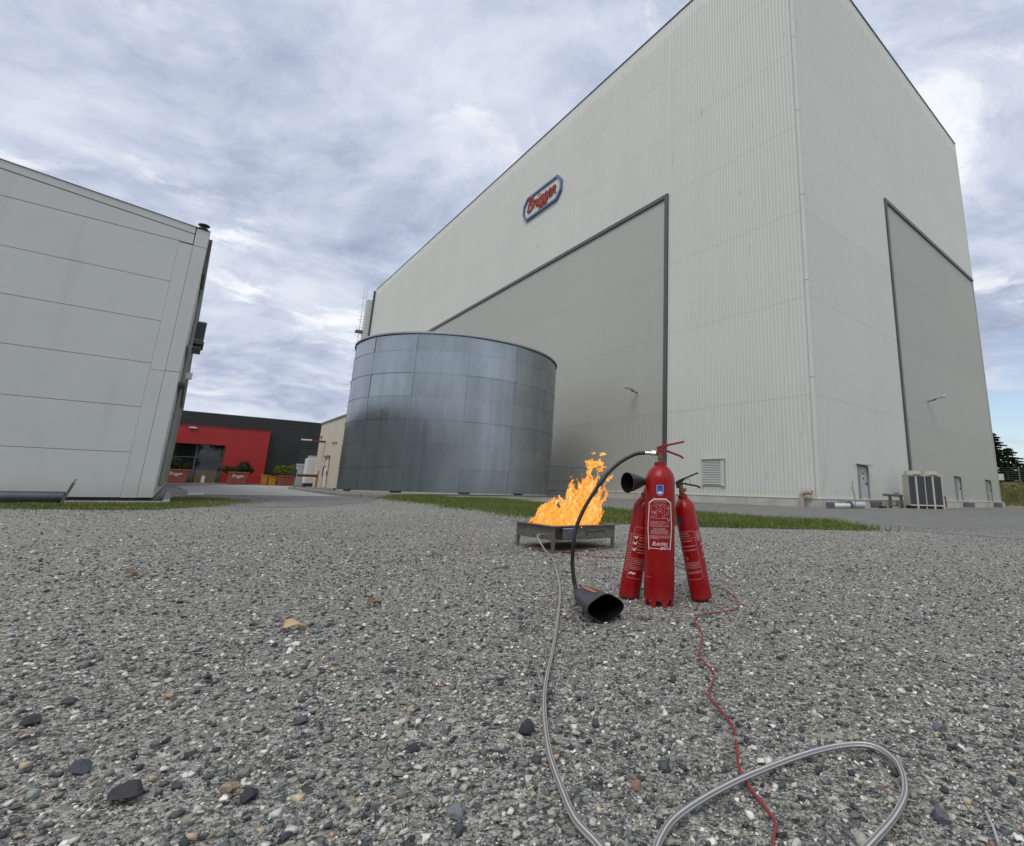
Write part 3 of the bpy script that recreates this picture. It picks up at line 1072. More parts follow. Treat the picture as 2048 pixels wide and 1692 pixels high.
fm = MB()
for (a, b) in zip(octo, octo[1:] + octo[:1]):
    ins = lambda p: (p[0] * 0.94, p[1] * 0.845)
    a2, b2 = ins(a), ins(b)
    n = len(fm.v)
    for d in (0.02, 0.22):
        for p in (a, b, b2, a2):
            fm.v.append(sign_pt(p[0], p[1], d))
    for q in ((0, 1, 2, 3), (4, 7, 6, 5), (0, 4, 5, 1), (2, 6, 7, 3)):
        fm.f.append(tuple(n + i for i in q))
fm.build('sign_frame', M['sign_blue'], sg)
pl = MB()
pl.poly([sign_pt(p[0] * 0.93, p[1] * 0.86, 0.06) for p in octo])
pl.build('sign_board', M['trim'], sg)
SCRIPT = [[(-0.02, -0.02), (0.06, 0.7), (0.16, 1.48)], [(-0.1, 1.25), (0.3, 1.52), (0.68, 1.38), (0.62, 0.98), (0.24, 0.78)], [(0.24, 0.78), (0.72, 0.72), (0.78, 0.25), (0.42, -0.03), (-0.08, 0.06)],
          [(0.98, 0.72), (1.14, 0.88), (1.10, 0.03)], [(1.11, 0.45), (1.28, 0.84), (1.46, 0.78)],
          [(1.62, 0.88), (1.60, 0.25), (1.74, 0.03), (1.94, 0.2), (2.06, 0.86)], [(2.06, 0.86), (2.03, 0.12), (2.22, 0.08)], [(1.74, 1.16), (1.76, 1.24)], [(2.02, 1.16), (2.04, 1.24)],
          [(2.86, 0.72), (2.64, 0.90), (2.42, 0.66), (2.42, 0.22), (2.60, 0.05), (2.80, 0.3), (2.90, 0.84)], [(2.90, 0.84), (2.84, -0.3), (2.62, -0.62), (2.38, -0.48), (2.52, -0.2), (3.0, 0.1)],
          [(3.62, 0.72), (3.40, 0.90), (3.18, 0.66), (3.18, 0.22), (3.36, 0.05), (3.56, 0.3), (3.66, 0.84)], [(3.66, 0.84), (3.60, -0.3), (3.38, -0.62), (3.14, -0.48), (3.28, -0.2), (3.76, 0.1)],
          [(3.92, 0.40), (4.22, 0.52), (4.26, 0.82), (4.06, 0.90), (3.92, 0.55), (3.98, 0.15), (4.20, 0.03), (4.46, 0.22)],
          [(4.60, 0.88), (4.57, 0.03)], [(4.58, 0.42), (4.76, 0.84), (4.98, 0.80), (5.0, 0.4), (4.99, 0.06), (5.18, 0.10)]]


def spline(pts, n=10):
    P = [Vector(p) for p in pts]
    P = [P[0] * 2 - P[1]] + P + [P[-1] * 2 - P[-2]]
    out = []
    for i in range(1, len(P) - 2):
        for k in range(n):
            t = k / n
            a, b, c, d = P[i - 1], P[i], P[i + 1], P[i + 2]
            out.append(0.5 * ((2 * b) + (c - a) * t + (2 * a - 5 * b + 4 * c - d) * t * t + (3 * b - a - 3 * c + d) * t ** 3))
    out.append(P[-2])
    return out


def script_word(mb, place, k, rad, n=6, slant=0.16):
    """the word written with a round pen: strokes as tubes, k metres per unit, centred"""
    for st_ in SCRIPT:
        path = spline([((p[0] - 2.55) * k + slant * (p[1] - 0.45) * k, (p[1] - 0.45) * k, 0) for p in st_], 5 if n > 4 else 3)
        mb.tube([place(p.x, p.y) for p in path], rad, n)


lt = MB()
script_word(lt, lambda u, z: sign_pt(u, z, 0.16), 1.0, 0.085)
lt.build('lettering', M['sign_red'], sg, smooth=True)

# ================================================================== TANK
TA = math.radians(-18.02)
TC = (35.45 * math.sin(TA), 35.45 * math.cos(TA), 0.06)
TR, TH = 6.45, 8.74
tank = thing('water_tank', 'round galvanised steel water tank of bolted plates on the grass edge', 'tank', TC)
NS = 14
a_face = math.atan2(-TC[1], -TC[0])
a_off = a_face + math.radians(3.2)
rings = [0.0, 1.3, 2.6, 3.9, 5.2, 6.5, 7.8, TH]
rt = random.Random(5)
bolts = MB()
for i in range(7):
    for s_ in range(NS):
        a0, a1 = a_off + 2 * PI * s_ / NS, a_off + 2 * PI * (s_ + 1) / NS
        rad = TR + 0.006 * ((i + s_) % 2) + (0.012 if i % 2 else 0)
        nn = 8
        me = bpy.data.meshes.new('tank_plate')
        V, F, UV = [], [], []
        tilt = rt.uniform(-0.012, 0.012)
        for k in range(nn + 1):
            a = a0 + (a1 - a0) * k / nn + (0.004 if k == 0 else 0)
            bul = -0.018 * math.sin(PI * k / nn)
            for z in (rings[i] - 0.03, (rings[i] + rings[i + 1]) / 2, rings[i + 1] - 0.006):
                rr = rad + bul + tilt * (z - rings[i] - 0.65) * 0.6
                V.append((rr * math.cos(a), rr * math.sin(a), z))
                UV.append((k / nn, (z - rings[i]) / 1.3))
        for k in range(nn):
            for q in range(2):
                F.append((k * 3 + q, (k + 1) * 3 + q, (k + 1) * 3 + q + 1, k * 3 + q + 1))
        me.from_pydata(V, [], F)
        ul = me.uv_layers.new(name='UVMap')
        for p in me.polygons:
            for li in p.loop_indices:
                ul.data[li].uv = UV[me.loops[li].vertex_index]
        me.shade_smooth()
        me.materials.append(M['tank'])
        o = bpy.data.objects.new('tank_plate', me)
        COL.objects.link(o)
        o.parent = tank
        da = (a0 + PI / NS - a_face + PI) % (2 * PI) - PI
        if abs(da) < 1.75:
            if i:
                for k in range(16):
                    a = a0 + (a1 - a0) * (k + 0.5) / 16
                    c, s2 = math.cos(a), math.sin(a)
                    bolts.obox(((rad + 0.0) * c - 0.025 * -s2, (rad) * s2 - 0.025 * c, rings[i] - 0.05), (0.035 * -s2, 0.035 * c, 0), (0.022 * c, 0.022 * s2, 0), (0, 0, 0.03))
            for k in range(7):
                z = rings[i] + (rings[i + 1] - rings[i]) * (k + 0.5) / 7
                a = a0 + 0.008
                c, s2 = math.cos(a), math.sin(a)
                bolts.obox((rad * c, rad * s2, z), (0.03 * -s2, 0.03 * c, 0), (0.02 * c, 0.02 * s2, 0), (0, 0, 0.03))
tag(bolts.build('seam_bolts', M['galv_dark'], tank), kind='stuff')
for s_ in range(NS):                                    # vertical lap strips
    a = a_off + 2 * PI * s_ / NS
    c, s2 = math.cos(a), math.sin(a)
    MB().obox(((TR + 0.01) * c + 0.02 * s2, (TR + 0.01) * s2 - 0.02 * c, 0), (0.04 * -s2, 0.04 * c, 0), (0.014 * c, 0.014 * s2, 0), (0, 0, TH - 0.02)).build('seam_strip', M['galv'], tank)
MB().lathe([(TR - 0.1, TH), (TR + 0.06, TH), (TR + 0.075, TH + 0.015), (TR + 0.075, TH + 0.085), (TR + 0.06, TH + 0.10), (TR - 0.1, TH + 0.10)], 96).build('rim', M['galv'], tank, smooth=True)
MB().lathe([(TR + 0.085, TH - 0.035), (TR + 0.02, TH - 0.035), (TR + 0.02, TH + 0.008), (TR + 0.07, TH + 0.008), (TR + 0.085, TH - 0.035)], 96).build('rim_shade_band', M['frame'], tank)  # solid dark ring standing in for the shade under the rim
MB().lathe([(TR - 0.05, TH + 0.1), (3.0, TH + 0.35), (0.01, TH + 0.5)], 48).build('tank_roof', M['galv'], tank, smooth=True)
MB().lathe([(TR + 0.05, -0.06), (TR + 0.05, 0.03), (TR - 0.2, 0.03)], 64).build('base_ring', M['concrete'], tank)
for da in (-1.35, -0.95, -0.42, 0.12, 0.62):
    a = a_face + da
    c, s2 = math.cos(a), math.sin(a)
    MB().obox(((TR - 0.1) * c + 0.28 * s2, (TR - 0.1) * s2 - 0.28 * c, -0.04), (0.56 * -s2, 0.56 * c, 0), (0.24 * c, 0.24 * s2, 0), (0, 0, 0.11)).build('anchor_foot', M['black'], tank)
# standing rail behind the tank, against the warehouse
hr = MB()
hp0 = Vector((-4.2, 31.6, -0.08))
for k in range(3):
    hr.tube([hp0 + UB * (1.6 * k), hp0 + UB * (1.6 * k) + Vector((0, 0, 1.9))], 0.03, 6)
for z in (0.5, 1.0, 1.9):
    hr.tube([hp0 + Vector((0, 0, z)), hp0 + UB * 3.2 + Vector((0, 0, z))], 0.03, 6)
tag(hr.build('guard_rail', M['galv_dark']), 'thin grey guard rail between the steel tank and the flames', 'rail')

# ================================================================== LEFT BUILDING
LO = (-9.125, 10.245, 0.0)
lb = thing('panel_building', 'light grey concrete panel building with long grooves at the left edge', 'building', LO, GRID)
XE = -22.0
gro = [0.10, 0.955, 1.845, 2.74, 3.63, 4.50, 5.42]
eave = lambda x: 5.80 - 0.098 * x if x > -10 else 5.80 + 0.98 + 0.098 * (x + 10)
MB().box(XE, -0.02, 0.05, 39.0, 0.1, 5.55).build('wall_core', M['joint'], lb)
for z0, z1 in zip(gro[:-1], gro[1:]):
    MB().box(XE, -0.462, -0.02, 0.06, z0 + 0.004, z1 - 0.004).build('wall_panel', M['panel_grey'], lb, bevel=0.003)
MB().prism([(XE, 5.426), (-0.245, 5.426), (-0.245, 5.645), (-10, 6.60), (XE, 5.45)], -0.06, 0.02).move(lambda v: Vector((v.x, -v.z, v.y))).build('gable_panel', M['panel_grey'], lb, bevel=0.006)
MB().prism([(-0.245, 5.657), (-0.245, eave(-0.245)), (-10, eave(-10)), (XE, eave(XE)), (XE, eave(XE) - 0.2), (-10, 6.615)], -0.06, 0.028).move(lambda v: Vector((v.x, -v.z, v.y))).build('fascia', M['panel_grey'], lb, bevel=0.01)
for z0, z1 in ((0.10, 2.614), (2.620, 5.395)):
    MB().box(-0.460, -0.236, -0.02, 0.06, z0, z1).build('edge_strip', M['panel_grey'], lb)
for z0, z1 in ((0.10, 2.617), (2.623, 5.396), (5.402, 5.80)):
    MB().box(-0.231, 0.0, -0.025, 0.28, z0, z1).build('corner_panel', M['panel_grey'], lb, bevel=0.01)
rf = MB()
rf.poly([(0.0, -0.05, 5.80), (0.0, 39, 5.80), (-10, 39, 6.78), (-10, -0.05, 6.78)])
rf.poly([(XE, -0.05, 5.62), (-10, -0.05, 6.78), (-10, 39, 6.78), (XE, 39, 5.62)])
roof = rf.build('roof', M['soffit'], lb)
cap = MB()
cap.lathe([(0.04, 0), (0.04, 0.07), (0.085, 0.07), (0.085, 0.095), (0.04, 0.11), (0.04, 0.155), (0.105, 0.16), (0.10, 0.18), (0.03, 0.205), (0.005, 0.21)], 20, (-0.13, 0.15, 5.80))
cap.build('vent_cap', M['vent_black'], roof, smooth=True)
side = MB().box(-0.02, 0.0, 0.29, 39, 0.1, 4.9).build('side_wall', M['panel_grey'], lb)
MB().box(-0.02, 0.06, 0.29, 39, 4.9, 5.74).build('eaves_band', M['soffit'], side)
for y in (1.2, 2.6, 4.5, 7.0, 12.0, 20.0):
    MB().tube([(0.05, y, 0.3), (0.05, y, 4.8)], 0.03, 6).build('downpipe', M['hood'], side)
MB().box(-0.01, 0.12, 0.6, 5.4, 2.46, 2.52).build('rail_band', M['soffit'], side)
MB().box(-0.01, 0.05, 0.35, 9.0, 3.25, 3.3).build('rail_band', M['hood'], side)
ac = MB().box(0.05, 0.28, 4.2, 5.0, 4.22, 4.78).build('wall_condenser', M['hood'], lb, bevel=0.02)
for k in range(6):
    MB().box(0.07 + k * 0.034, 0.09 + k * 0.034, 4.185, 4.2, 4.27, 4.74).build('grille_bar', M['vent_black'], ac)
MB().box(0.0, 0.30, 4.15, 5.05, 4.13, 4.20).box(0.0, 0.26, 4.15, 5.05, 4.0, 4.05).box(0.0, 0.05, 4.15, 5.05, 3.95, 4.7).build('bracket', M['soffit'], ac)
MB().box(0.0, 0.2, 2.9, 3.05, 2.95, 3.1).build('wall_light', M['white_paint'], lb)
MB().box(XE, -0.03, 0.02, 39, -0.05, 0.10).build('dark_base', M['dark_void'], lb)
kb = MB()
kb.box(XE, 0.15, -0.42, -0.30, -0.06, 0.05)
kb.box(0.15, 0.27, -0.42, 8.0, -0.06, 0.06)
tag(kb.build('edging', M['kerb'], None, bevel=0.015), 'pale concrete edging along the foot of the grey panel building', 'edging').matrix_world = Matrix.Translation(LO) @ Matrix.Rotation(GRID, 4, 'Z')
# steel pipe with a tilted end plate lying in front
pt = thing('steel_pipe', 'dark steel pipe with tilted brown end plate lying before the panel building', 'pipe', LO, GRID)
MB().cyl((-9.0, -0.75, 0.115), (-1.12, -0.75, 0.115), 0.10, None, 24).build('tube', M['black_pipe'], pt, smooth=True)
MB().obox((-1.14, -1.0, -0.03), (0.035, 0.03, 0), (-0.02, 0.34, 0.06), (0.10, 0.02, 0.40)).build('end_plate', M['rusty_plate'], pt, bevel=0.006)
pk = MB().box(-3.05, -2.75, -2.25, -2.1, 0, 0.0)
# white board lying on the ground by the corner
bd = MB().bar((-12.2, 14.75, 0.055), (-11.95, 15.05, 0.055), 0.10, 0.05)
tag(bd.build('white_board', M['white_paint'], None, bevel=0.01), 'narrow white board lying on the ground past the panel building corner', 'board')

# ================================================================== RED AND ANTHRACITE BUILDING
RO = (-35.601, 51.664, 0.0)
rd = thing('entrance_building', 'low anthracite building with a bright red entrance portal and dark window', 'building', RO, GRID)
RH = 6.60
MB().box(-40, 5.3, 0.10, 22, 0, RH - 0.1).build('wall_core', M['core'], rd)
npl = 22
for k in range(npl):
    z0, z1 = RH * k / npl, RH * (k + 1) / npl
    MB().obox((-40, 0.02, z0), (45.3, 0, 0), (0, 0.07, 0), (0, -0.05, z1 - z0 - 0.02)).build('cladding_plank', M['anthracite'], rd)
MB().box(-40, 5.35, -0.06, 22, RH - 0.02, RH + 0.07).build('roof_edge', M['frame'], rd)
por = MB()
por.box(-3.33, 0.0, -0.55, 0.0, 0, 5.28)
por.box(-14, -3.33, -0.55, 0.0, 3.63, 5.28)
por.build('red_portal', M['red_clad'], rd)
MB().box(-0.12, 0.03, -0.60, 0.0, 0, 5.33).box(-14, -0.12, -0.60, -0.0, 5.28, 5.33).build('portal_edge', M['red_clad'], rd)
wn = MB().box(-12, -3.33, -0.12, -0.06, 0.0, 3.63).build('window', M['mullion'], rd)
gx = [-11.2, -9.2, -7.2, -5.42, -3.4]
for x0, x1 in zip(gx[:-1], gx[1:]):
    for z0, z1 in ((0.08, 1.14), (1.20, 2.36), (2.44, 3.60)):
        MB().quad((x0 + 0.05, -0.16, z0), (x1 - 0.05, -0.16, z0), (x1 - 0.05, -0.16, z1), (x0 + 0.05, -0.16, z1)).build('pane', M['glass'], wn)
fmn = MB()
for x in gx:
    fmn.box(x - 0.05, x + 0.05, -0.20, -0.12, 0, 3.63)
for z in (1.17, 2.40):
    fmn.box(gx[0], gx[-1], -0.19, -0.12, z - 0.035, z + 0.035)
fmn.build('window_frame', M['mullion'], wn)
MB().box(-6.3, -5.75, -0.85, -0.55, 5.02, 5.14).build('portal_lamp', M['white_paint'], rd, bevel=0.02)
gd = MB().box(2.9, 4.7, -0.01, 0.03, 0, 3.7).build('side_door', M['anthracite'], rd)
tag(MB().box(-9.9, 1.2, -1.2, -0.62, 0, 0.12).build('entrance_kerb', M['kerb']), kind='structure').matrix_world = Matrix.Translation(RO) @ Matrix.Rotation(GRID, 4, 'Z')


def at_red(x, y, z=0.0):
    return Vector(RO) + UB * x + UA * y + Vector((0, 0, z))


# counter with a white figure-shaped panel seen low in front of the window
ct = thing('timber_screen', 'slatted timber screen standing low in front of the dark window', 'screen', at_red(-4.45, -0.9), GRID)
MB().box(-0.78, 0.78, 0, 0.1, 0.1, 1.22).build('back_board', simple('screen_wood', (0.15, 0.12, 0.07), 0.8), ct)
for k in range(9):
    MB().box(-0.78 + k * 0.172, -0.63 + k * 0.172, -0.03, 0.0, 0.1, 1.22).build('slat', simple('screen_wood', (0.17, 0.14, 0.08), 0.8) if k == 0 else bpy.data.materials['screen_wood.001'], ct)
ws = thing('white_marker', 'small white round-topped marker in front of the timber screen', 'marker', at_red(-4.6, -1.15), GRID)
MB().prism([(-0.13, 0.0), (0.13, 0.0), (0.13, 0.48), (0.09, 0.60), (0.0, 0.65), (-0.09, 0.60), (-0.13, 0.48)], 0, 0.06).move(lambda v: Vector((v.x, v.z, v.y + 0.12))).build('board', M['white_paint'], ws)


def leaf_cloud(name, blobs, n, size, cols, mat, parent=None, seed=0, flat=0.3):
    r = np.random.default_rng(seed)
    V, C = [], []
    tot = sum(b[3] * b[4] * b[5] for b in blobs)
    for (bx, by, bz, rx, ry, rz) in blobs:
        m = max(8, int(n * rx * ry * rz / tot))
        d = r.normal(size=(m, 3))
        d /= np.linalg.norm(d, axis=1)[:, None]
        rad = r.uniform(0.55, 1.05, (m, 1)) ** 0.7
        P = d * rad * np.array([rx, ry, rz]) + np.array([bx, by, bz])
        u = r.normal(size=(m, 3))
        u /= np.linalg.norm(u, axis=1)[:, None]
        w = np.cross(u, d + 0.6 * r.normal(size=(m, 3)))
        w /= np.linalg.norm(w, axis=1)[:, None] + 1e-6
        s = size * r.uniform(0.6, 1.3, (m, 1))
        q = np.stack([P - u * s, P + w * s * 0.5, P + u * s, P - w * s * 0.5], 1)
        V.append(q.reshape(-1, 3))
        cc = np.array(cols)[r.integers(0, len(cols), m)] * r.uniform(0.7, 1.25, (m, 1))
        C.append(np.repeat(cc, 4, 0))
    V = np.concatenate(V)
    F = np.arange(len(V)).reshape(-1, 4)
    return fast_mesh(name, V, F, mat, np.concatenate(C), parent)


def planter(label, x, w, h, dep, lettered):
    p = thing('planter', label, 'planter', at_red(x, -2.2), GRID, 'planters in front of the red portal')
    a, b = w * 0.42, w * 0.5
    mb = MB()
    for z, s, d in ((0, a, dep * 0.42), (h, b, dep * 0.5)):
        mb.v += [(-s, -d, z), (s, -d, z), (s, d, z), (-s, d, z)]
    mb.f = [(0, 3, 2, 1), (0, 1, 5, 4), (1, 2, 6, 5), (2, 3, 7, 6), (3, 0, 4, 7), (4, 5, 6, 7)]
    mb.build('tub', M['pot'], p, bevel=0.03)
    MB().box(-b - 0.04, b + 0.04, -dep * 0.5 - 0.04, dep * 0.5 + 0.04, h - 0.12, h + 0.01).build('lip', M['pot'], p, bevel=0.02)
    if lettered:
        t = MB()
        zc_ = h * 0.66
        slope = dep * 0.08 / h
        script_word(t, lambda u, z: (u, -dep * 0.42 - slope * (zc_ + z) - 0.012, zc_ + z), 0.165, 0.019, 4)
        t.build('lettering', M['print_white'], p)
    return p


planter('terracotta planter lettered in white before the dark window', -6.55, 1.75, 1.22, 1.4, True)
planter('terracotta planter lettered in white before the plain red wall', -2.15, 1.55, 1.16, 1.4, True)
planter('darker plain planter holding the yellow-green shrub by the anthracite wall', 1.85, 1.55, 0.98, 1.4, False)
s1 = thing('shrub', 'dark green spreading shrub in the planter before the window', 'shrub', at_red(-6.75, -2.2, 1.2), GRID, 'shrubs in the planters')
leaf_cloud('foliage', [(-0.3, 0, 0.35, 0.95, 0.7, 0.45), (0.5, 0, 0.2, 0.6, 0.6, 0.35), (0.0, 0.1, 0.7, 0.6, 0.5, 0.3), (-0.9, 0, 0.3, 0.45, 0.4, 0.3)], 2600, 0.09, [(0.03, 0.05, 0.018), (0.05, 0.075, 0.03), (0.022, 0.035, 0.015)], M['leaf'], s1, 1)
MB().tube([(0, 0, -0.2), (-0.1, 0, 0.5)], 0.05, 6).build('stem', M['bark'], s1)
s2 = thing('shrub', 'grey-green shrub with a taller dark tuft in the middle planter', 'shrub', at_red(-2.2, -2.2, 1.12), GRID, 'shrubs in the planters')
leaf_cloud('foliage', [(-0.75, 0, 0.25, 0.55, 0.5, 0.35), (0.45, 0, 0.4, 0.65, 0.55, 0.45), (0.4, 0, 0.8, 0.4, 0.35, 0.32), (0.9, 0, 0.2, 0.4, 0.4, 0.28), (-0.2, 0, 0.2, 0.6, 0.5, 0.3)], 2600, 0.08, [(0.05, 0.065, 0.025), (0.08, 0.08, 0.04), (0.025, 0.045, 0.018), (0.10, 0.07, 0.04)], M['leaf'], s2, 2)
MB().tube([(0, 0, -0.2), (0.3, 0, 0.6)], 0.05, 6).build('stem', M['bark'], s2)
s3 = thing('shrub', 'rounded yellow-green shrub in the planter beside the anthracite wall', 'shrub', at_red(1.85, -2.2, 0.98), GRID, 'shrubs in the planters')
leaf_cloud('foliage', [(-0.45, 0, 0.5, 0.75, 0.6, 0.5), (0.4, 0, 0.5, 0.8, 0.6, 0.55), (0.0, 0, 0.25, 1.1, 0.6, 0.35)], 3400, 0.08, [(0.16, 0.20, 0.02), (0.24, 0.25, 0.025), (0.08, 0.12, 0.02)], M['leaf'], s3, 3)
leaf_cloud('flower_tips', [(0.75, 0, 1.05, 0.5, 0.35, 0.16)], 160, 0.06, [(0.22, 0.07, 0.06), (0.18, 0.12, 0.04)], M['leaf'], s3, 4)
# yellow grit bin
yb = thing('grit_bin', 'yellow grit bin half hidden beside the plain planter', 'bin', at_red(0.55, -0.9), GRID)
MB().prism([(-0.6, 0), (0.5, 0), (0.62, 0.75), (-0.72, 0.95)], -0.35, 0.35).move(lambda v: Vector((v.x, v.z, v.y))).build('body', M['yellow'], yb, bevel=0.03)
MB().obox((-0.76, -0.4, 0.95), (1.46, 0, -0.2), (0, 0.8, 0), (0.0, 0, 0.09)).build('lid', M['yellow'], yb, bevel=0.02)
MB().box(-0.22, -0.14, -0.37, -0.34, 0.0, 0.8).build('gap', M['dark_void'], yb)
# green post box, cabinets by the annex
gb = thing('post_box', 'dark green box on a thin post beside the yellow-green shrub', 'post box', (-28.1, 45.0, 0), GRID)
MB().box(-0.4, 0.4, -0.2, 0.2, 0.92, 1.5).build('box', M['green_box'], gb, bevel=0.03)
MB().box(-0.04, 0.04, -0.04, 0.04, 0, 0.92).build('post', M['galv_dark'], gb)
cb = thing('storage_cabinet', 'silver-grey ribbed cabinet with a dark handle left of the white one', 'cabinet', (-27.6, 45.6, 0), GRID)
MB().box(-0.75, 0.75, -0.4, 0.4, 0.06, 1.9).build('body', M['silver_panel'], cb)
for k in range(7):
    MB().box(-0.72 + k * 0.21, -0.62 + k * 0.21, -0.43, -0.40, 0.1, 1.1).build('rib', M['silver_panel'], cb)
MB().box(0.18, 0.25, -0.44, -0.4, 0.75, 1.25).build('handle', M['black'], cb)
MB().box(-0.8, 0.8, -0.45, 0.45, 1.9, 1.96).build('lid', M['white_paint'], cb)
wc = thing('tall_cabinet', 'tall white cabinet on feet against the end of the cream annex', 'cabinet', (-26.75, 44.9, 0), GRID)
MB().box(-0.5, 0.55, -0.5, 0.5, 0.32, 2.45).build('body', M['white_paint'], wc, bevel=0.03)
MB().box(-0.3, 0.6, -0.35, 0.6, 2.45, 2.68).build('top_unit', M['silver_panel'], wc)
for x in (-0.42, 0.40):
    MB().box(x, x + 0.12, -0.4, 0.4, 0, 0.32).build('foot', M['black'], wc)

# ================================================================== CREAM ANNEX
AO = (-20.392, 37.566, 0.0)
an = thing('annex_building', 'small cream rendered annex with a white door behind the steel tank', 'building', AO, GRID)
MB().box(0.0, 9.5, -2.0, 8.35, -0.05, 5.36).build('wall', M['cream'], an)
MB().box(-0.10, 9.6, -2.1, 8.45, 5.36, 5.47).build('roof_edge', M['hood'], an)
ad = MB().box(-0.03, 0.0, 3.40, 4.72, 0.05, 2.42).build('door', M['white_paint'], an)
MB().box(-0.06, 0.0, 3.3, 3.4, 0, 2.5).box(-0.06, 0, 4.72, 4.82, 0, 2.5).box(-0.22, 0, 3.25, 4.87, 2.42, 2.52).build('door_frame', M['hood'], ad)
MB().box(-0.05, -0.03, 4.2, 4.45, 1.62, 1.76).build('notice', M['black'], ad)
MB().box(-0.08, -0.03, 3.55, 3.62, 1.0, 1.3).build('handle', M['black'], ad)
MB().box(-0.02, 0.0, 3.7, 4.6, 0.7, 1.2).build('kick_panel', M['silver_panel'], ad)
la_ = MB().box(-1.05, 0.0, 5.75, 5.87, 3.62, 3.78).build('lamp_arm', M['rust_red'], an)
MB().box(-1.75, -1.0, 5.65, 5.97, 3.70, 3.80).build('lamp_head', M['white_paint'], la_, bevel=0.03)
MB().box(-0.06, 0.0, 7.55, 7.75, 4.05, 4.3).build('wall_lamp', M['dark_void'], an)
for y in (1.7, 2.5):
    MB().box(-0.10, 0, y, y + 0.45, 3.42, 3.5).build('bracket', M['rust'], an)
MB().box(-0.004, 0.0, 5.72, 5.80, 2.1, 3.62).box(-0.004, 0.0, 5.88, 5.93, 2.4, 3.62).build('rust_streak', M['rust'], an)
MB().tube([(-0.02, 6.7, 0.95), (-1.5, 6.7, 0.95)], 0.11, 10).build('red_spout', M['rust_red'], an, smooth=True)
MB().box(-0.06, 0.0, 6.55, 6.72, 0.05, 1.35).box(-0.05, 0.0, 7.15, 7.25, 0.0, 1.0).build('stained_pipe', M['rust'], an)
MB().box(-0.05, 0.0, 5.1, 5.2, 0.9, 1.7).build('wall_pipe', M['rust_red'], an)


# ================================================================== THINGS ALONG THE WAREHOUSE'S RIGHT SIDE
def at_wh(x, y, z=0.0):
    return Vector((WO[0], WO[1], 0)) + UB * x + UA * y + Vector((0, 0, z))


GW = -0.10                               # the ground there


def condenser(label, p):
    o = thing('condenser_unit', label, 'air conditioner', p, math.radians(2), 'condenser units by the warehouse')
    w, d = 0.95, 0.62
    MB().box(0, w, 0.02, d, 0.17, 1.84).build('casing', M['ac_cream'], o)
    for x0, x1 in ((0.02, 0.36), (0.48, w - 0.04)):
        g = MB().box(x0, x1, -0.01, 0.02, 0.24, 1.80).build('grille', M['grille'], o)
        for k in range(10):
            MB().box(x0, x1, -0.02, -0.01, 0.34 + k * 0.145, 0.352 + k * 0.145).build('wire', M['wire'], g)
        for k in range(4):
            xx = x0 + (x1 - x0) * (k + 0.5) / 4
            MB().box(xx - 0.005, xx + 0.005, -0.024, -0.02, 0.24, 1.80).build('wire', M['wire'], g)
    MB().box(-0.02, w + 0.01, -0.04, d + 0.02, 1.84, 1.90).build('top_plate', M['ac_cream'], o, bevel=0.015)
    MB().box(0, w, -0.035, 0.02, 0.16, 0.23).build('bottom_rail', M['ac_cream'], o)
    for x0, x1 in ((0.37, 0.47), (w - 0.04, w)):
        MB().box(x0, x1, -0.045, 0.03, 0.0, 1.84).build('post', M['ac_cream'], o)
    MB().lathe([(0.40, 0), (0.45, 0.02), (0.44, 0.22), (0.40, 0.22), (0.38, 0.05)], 28, (w / 2, 0.31, 1.90)).build('fan_cowl', M['ac_cream'], o, smooth=True)
    MB().box(0.06, w - 0.06, 0.05, d - 0.05, 0.0, 0.17).build('dark_underside', M['dark_void'], o)
    return o


cpos = at_wh(8.0, -1.2, GW)
condenser('cream condenser unit with its blank side in view, left of the pair', cpos)
condenser('cream condenser unit on the right of the pair by the warehouse', cpos + Vector((0.98, 0.03, 0)))
dt = thing('metal_duct', 'white metal duct and grey drum lying along the warehouse plinth', 'duct', at_wh(0.0, -0.62, GW), GRID)
MB().cyl((0.0, 0, 0.13), (1.75, 0, 0.13), 0.115, None, 18).build('white_length', M['white_paint'], dt, smooth=True)
MB().cyl((1.72, -0.02, 0.17), (3.15, -0.02, 0.17), 0.17, None, 22).build('grey_drum', M['alu'], dt, smooth=True)
MB().cyl((1.66, -0.02, 0.17), (1.76, -0.02, 0.17), 0.185, None, 22).build('collar', M['galv_dark'], dt, smooth=True)
MB().box(-0.4, 0.0, -0.12, 0.12, 0.02, 0.28).build('end_block', M['galv_dark'], dt)
rk = thing('pipe_rack', 'low grey pipe rack with valves left of the condenser units', 'pipe rack', at_wh(5.6, -0.75, GW), GRID)
MB().tube([(0.0, 0, 0.72), (2.5, 0, 0.70)], 0.07, 10).build('top_pipe', M['galv_dark'], rk, smooth=True)
for x in (0.72, 2.25):
    MB().box(x, x + 0.16, -0.06, 0.06, 0.0, 0.7).build('post', M['galv_dark'], rk)
MB().box(0.6, 2.5, -0.05, 0.05, 0.10, 0.18).build('lower_rail', M['galv_dark'], rk)
MB().cyl((1.72, 0, 0.70), (1.72, 0, 0.86), 0.13, 0.11, 12).build('valve', M['galv_dark'], rk, smooth=True)
MB().cyl((1.6, -0.1, 0.1), (1.6, -0.1, 0.38), 0.12, 0.10, 12).build('valve', M['galv_dark'], rk, smooth=True)
MB().box(-0.55, -0.02, -0.1, 0.1, 0.0, 0.12).build('foot_block', M['black'], rk)
hk = MB().tube([(18.0 - 17.2, 0, 0.62), (0.8 + 0.05, 0, 0.68), (2.1, 0, 0.72), (2.25, 0, 0.66), (2.3, 0, 0.02)], 0.045, 8)
hk2 = tag(hk.build('bent_pipe', M['rust_red'], None, smooth=True), 'thin rust-red bent pipe between condenser units and a grey door', 'pipe')
hk2.location = at_wh(13.6, -0.6, GW)
hk2.rotation_euler = (0, 0, GRID)
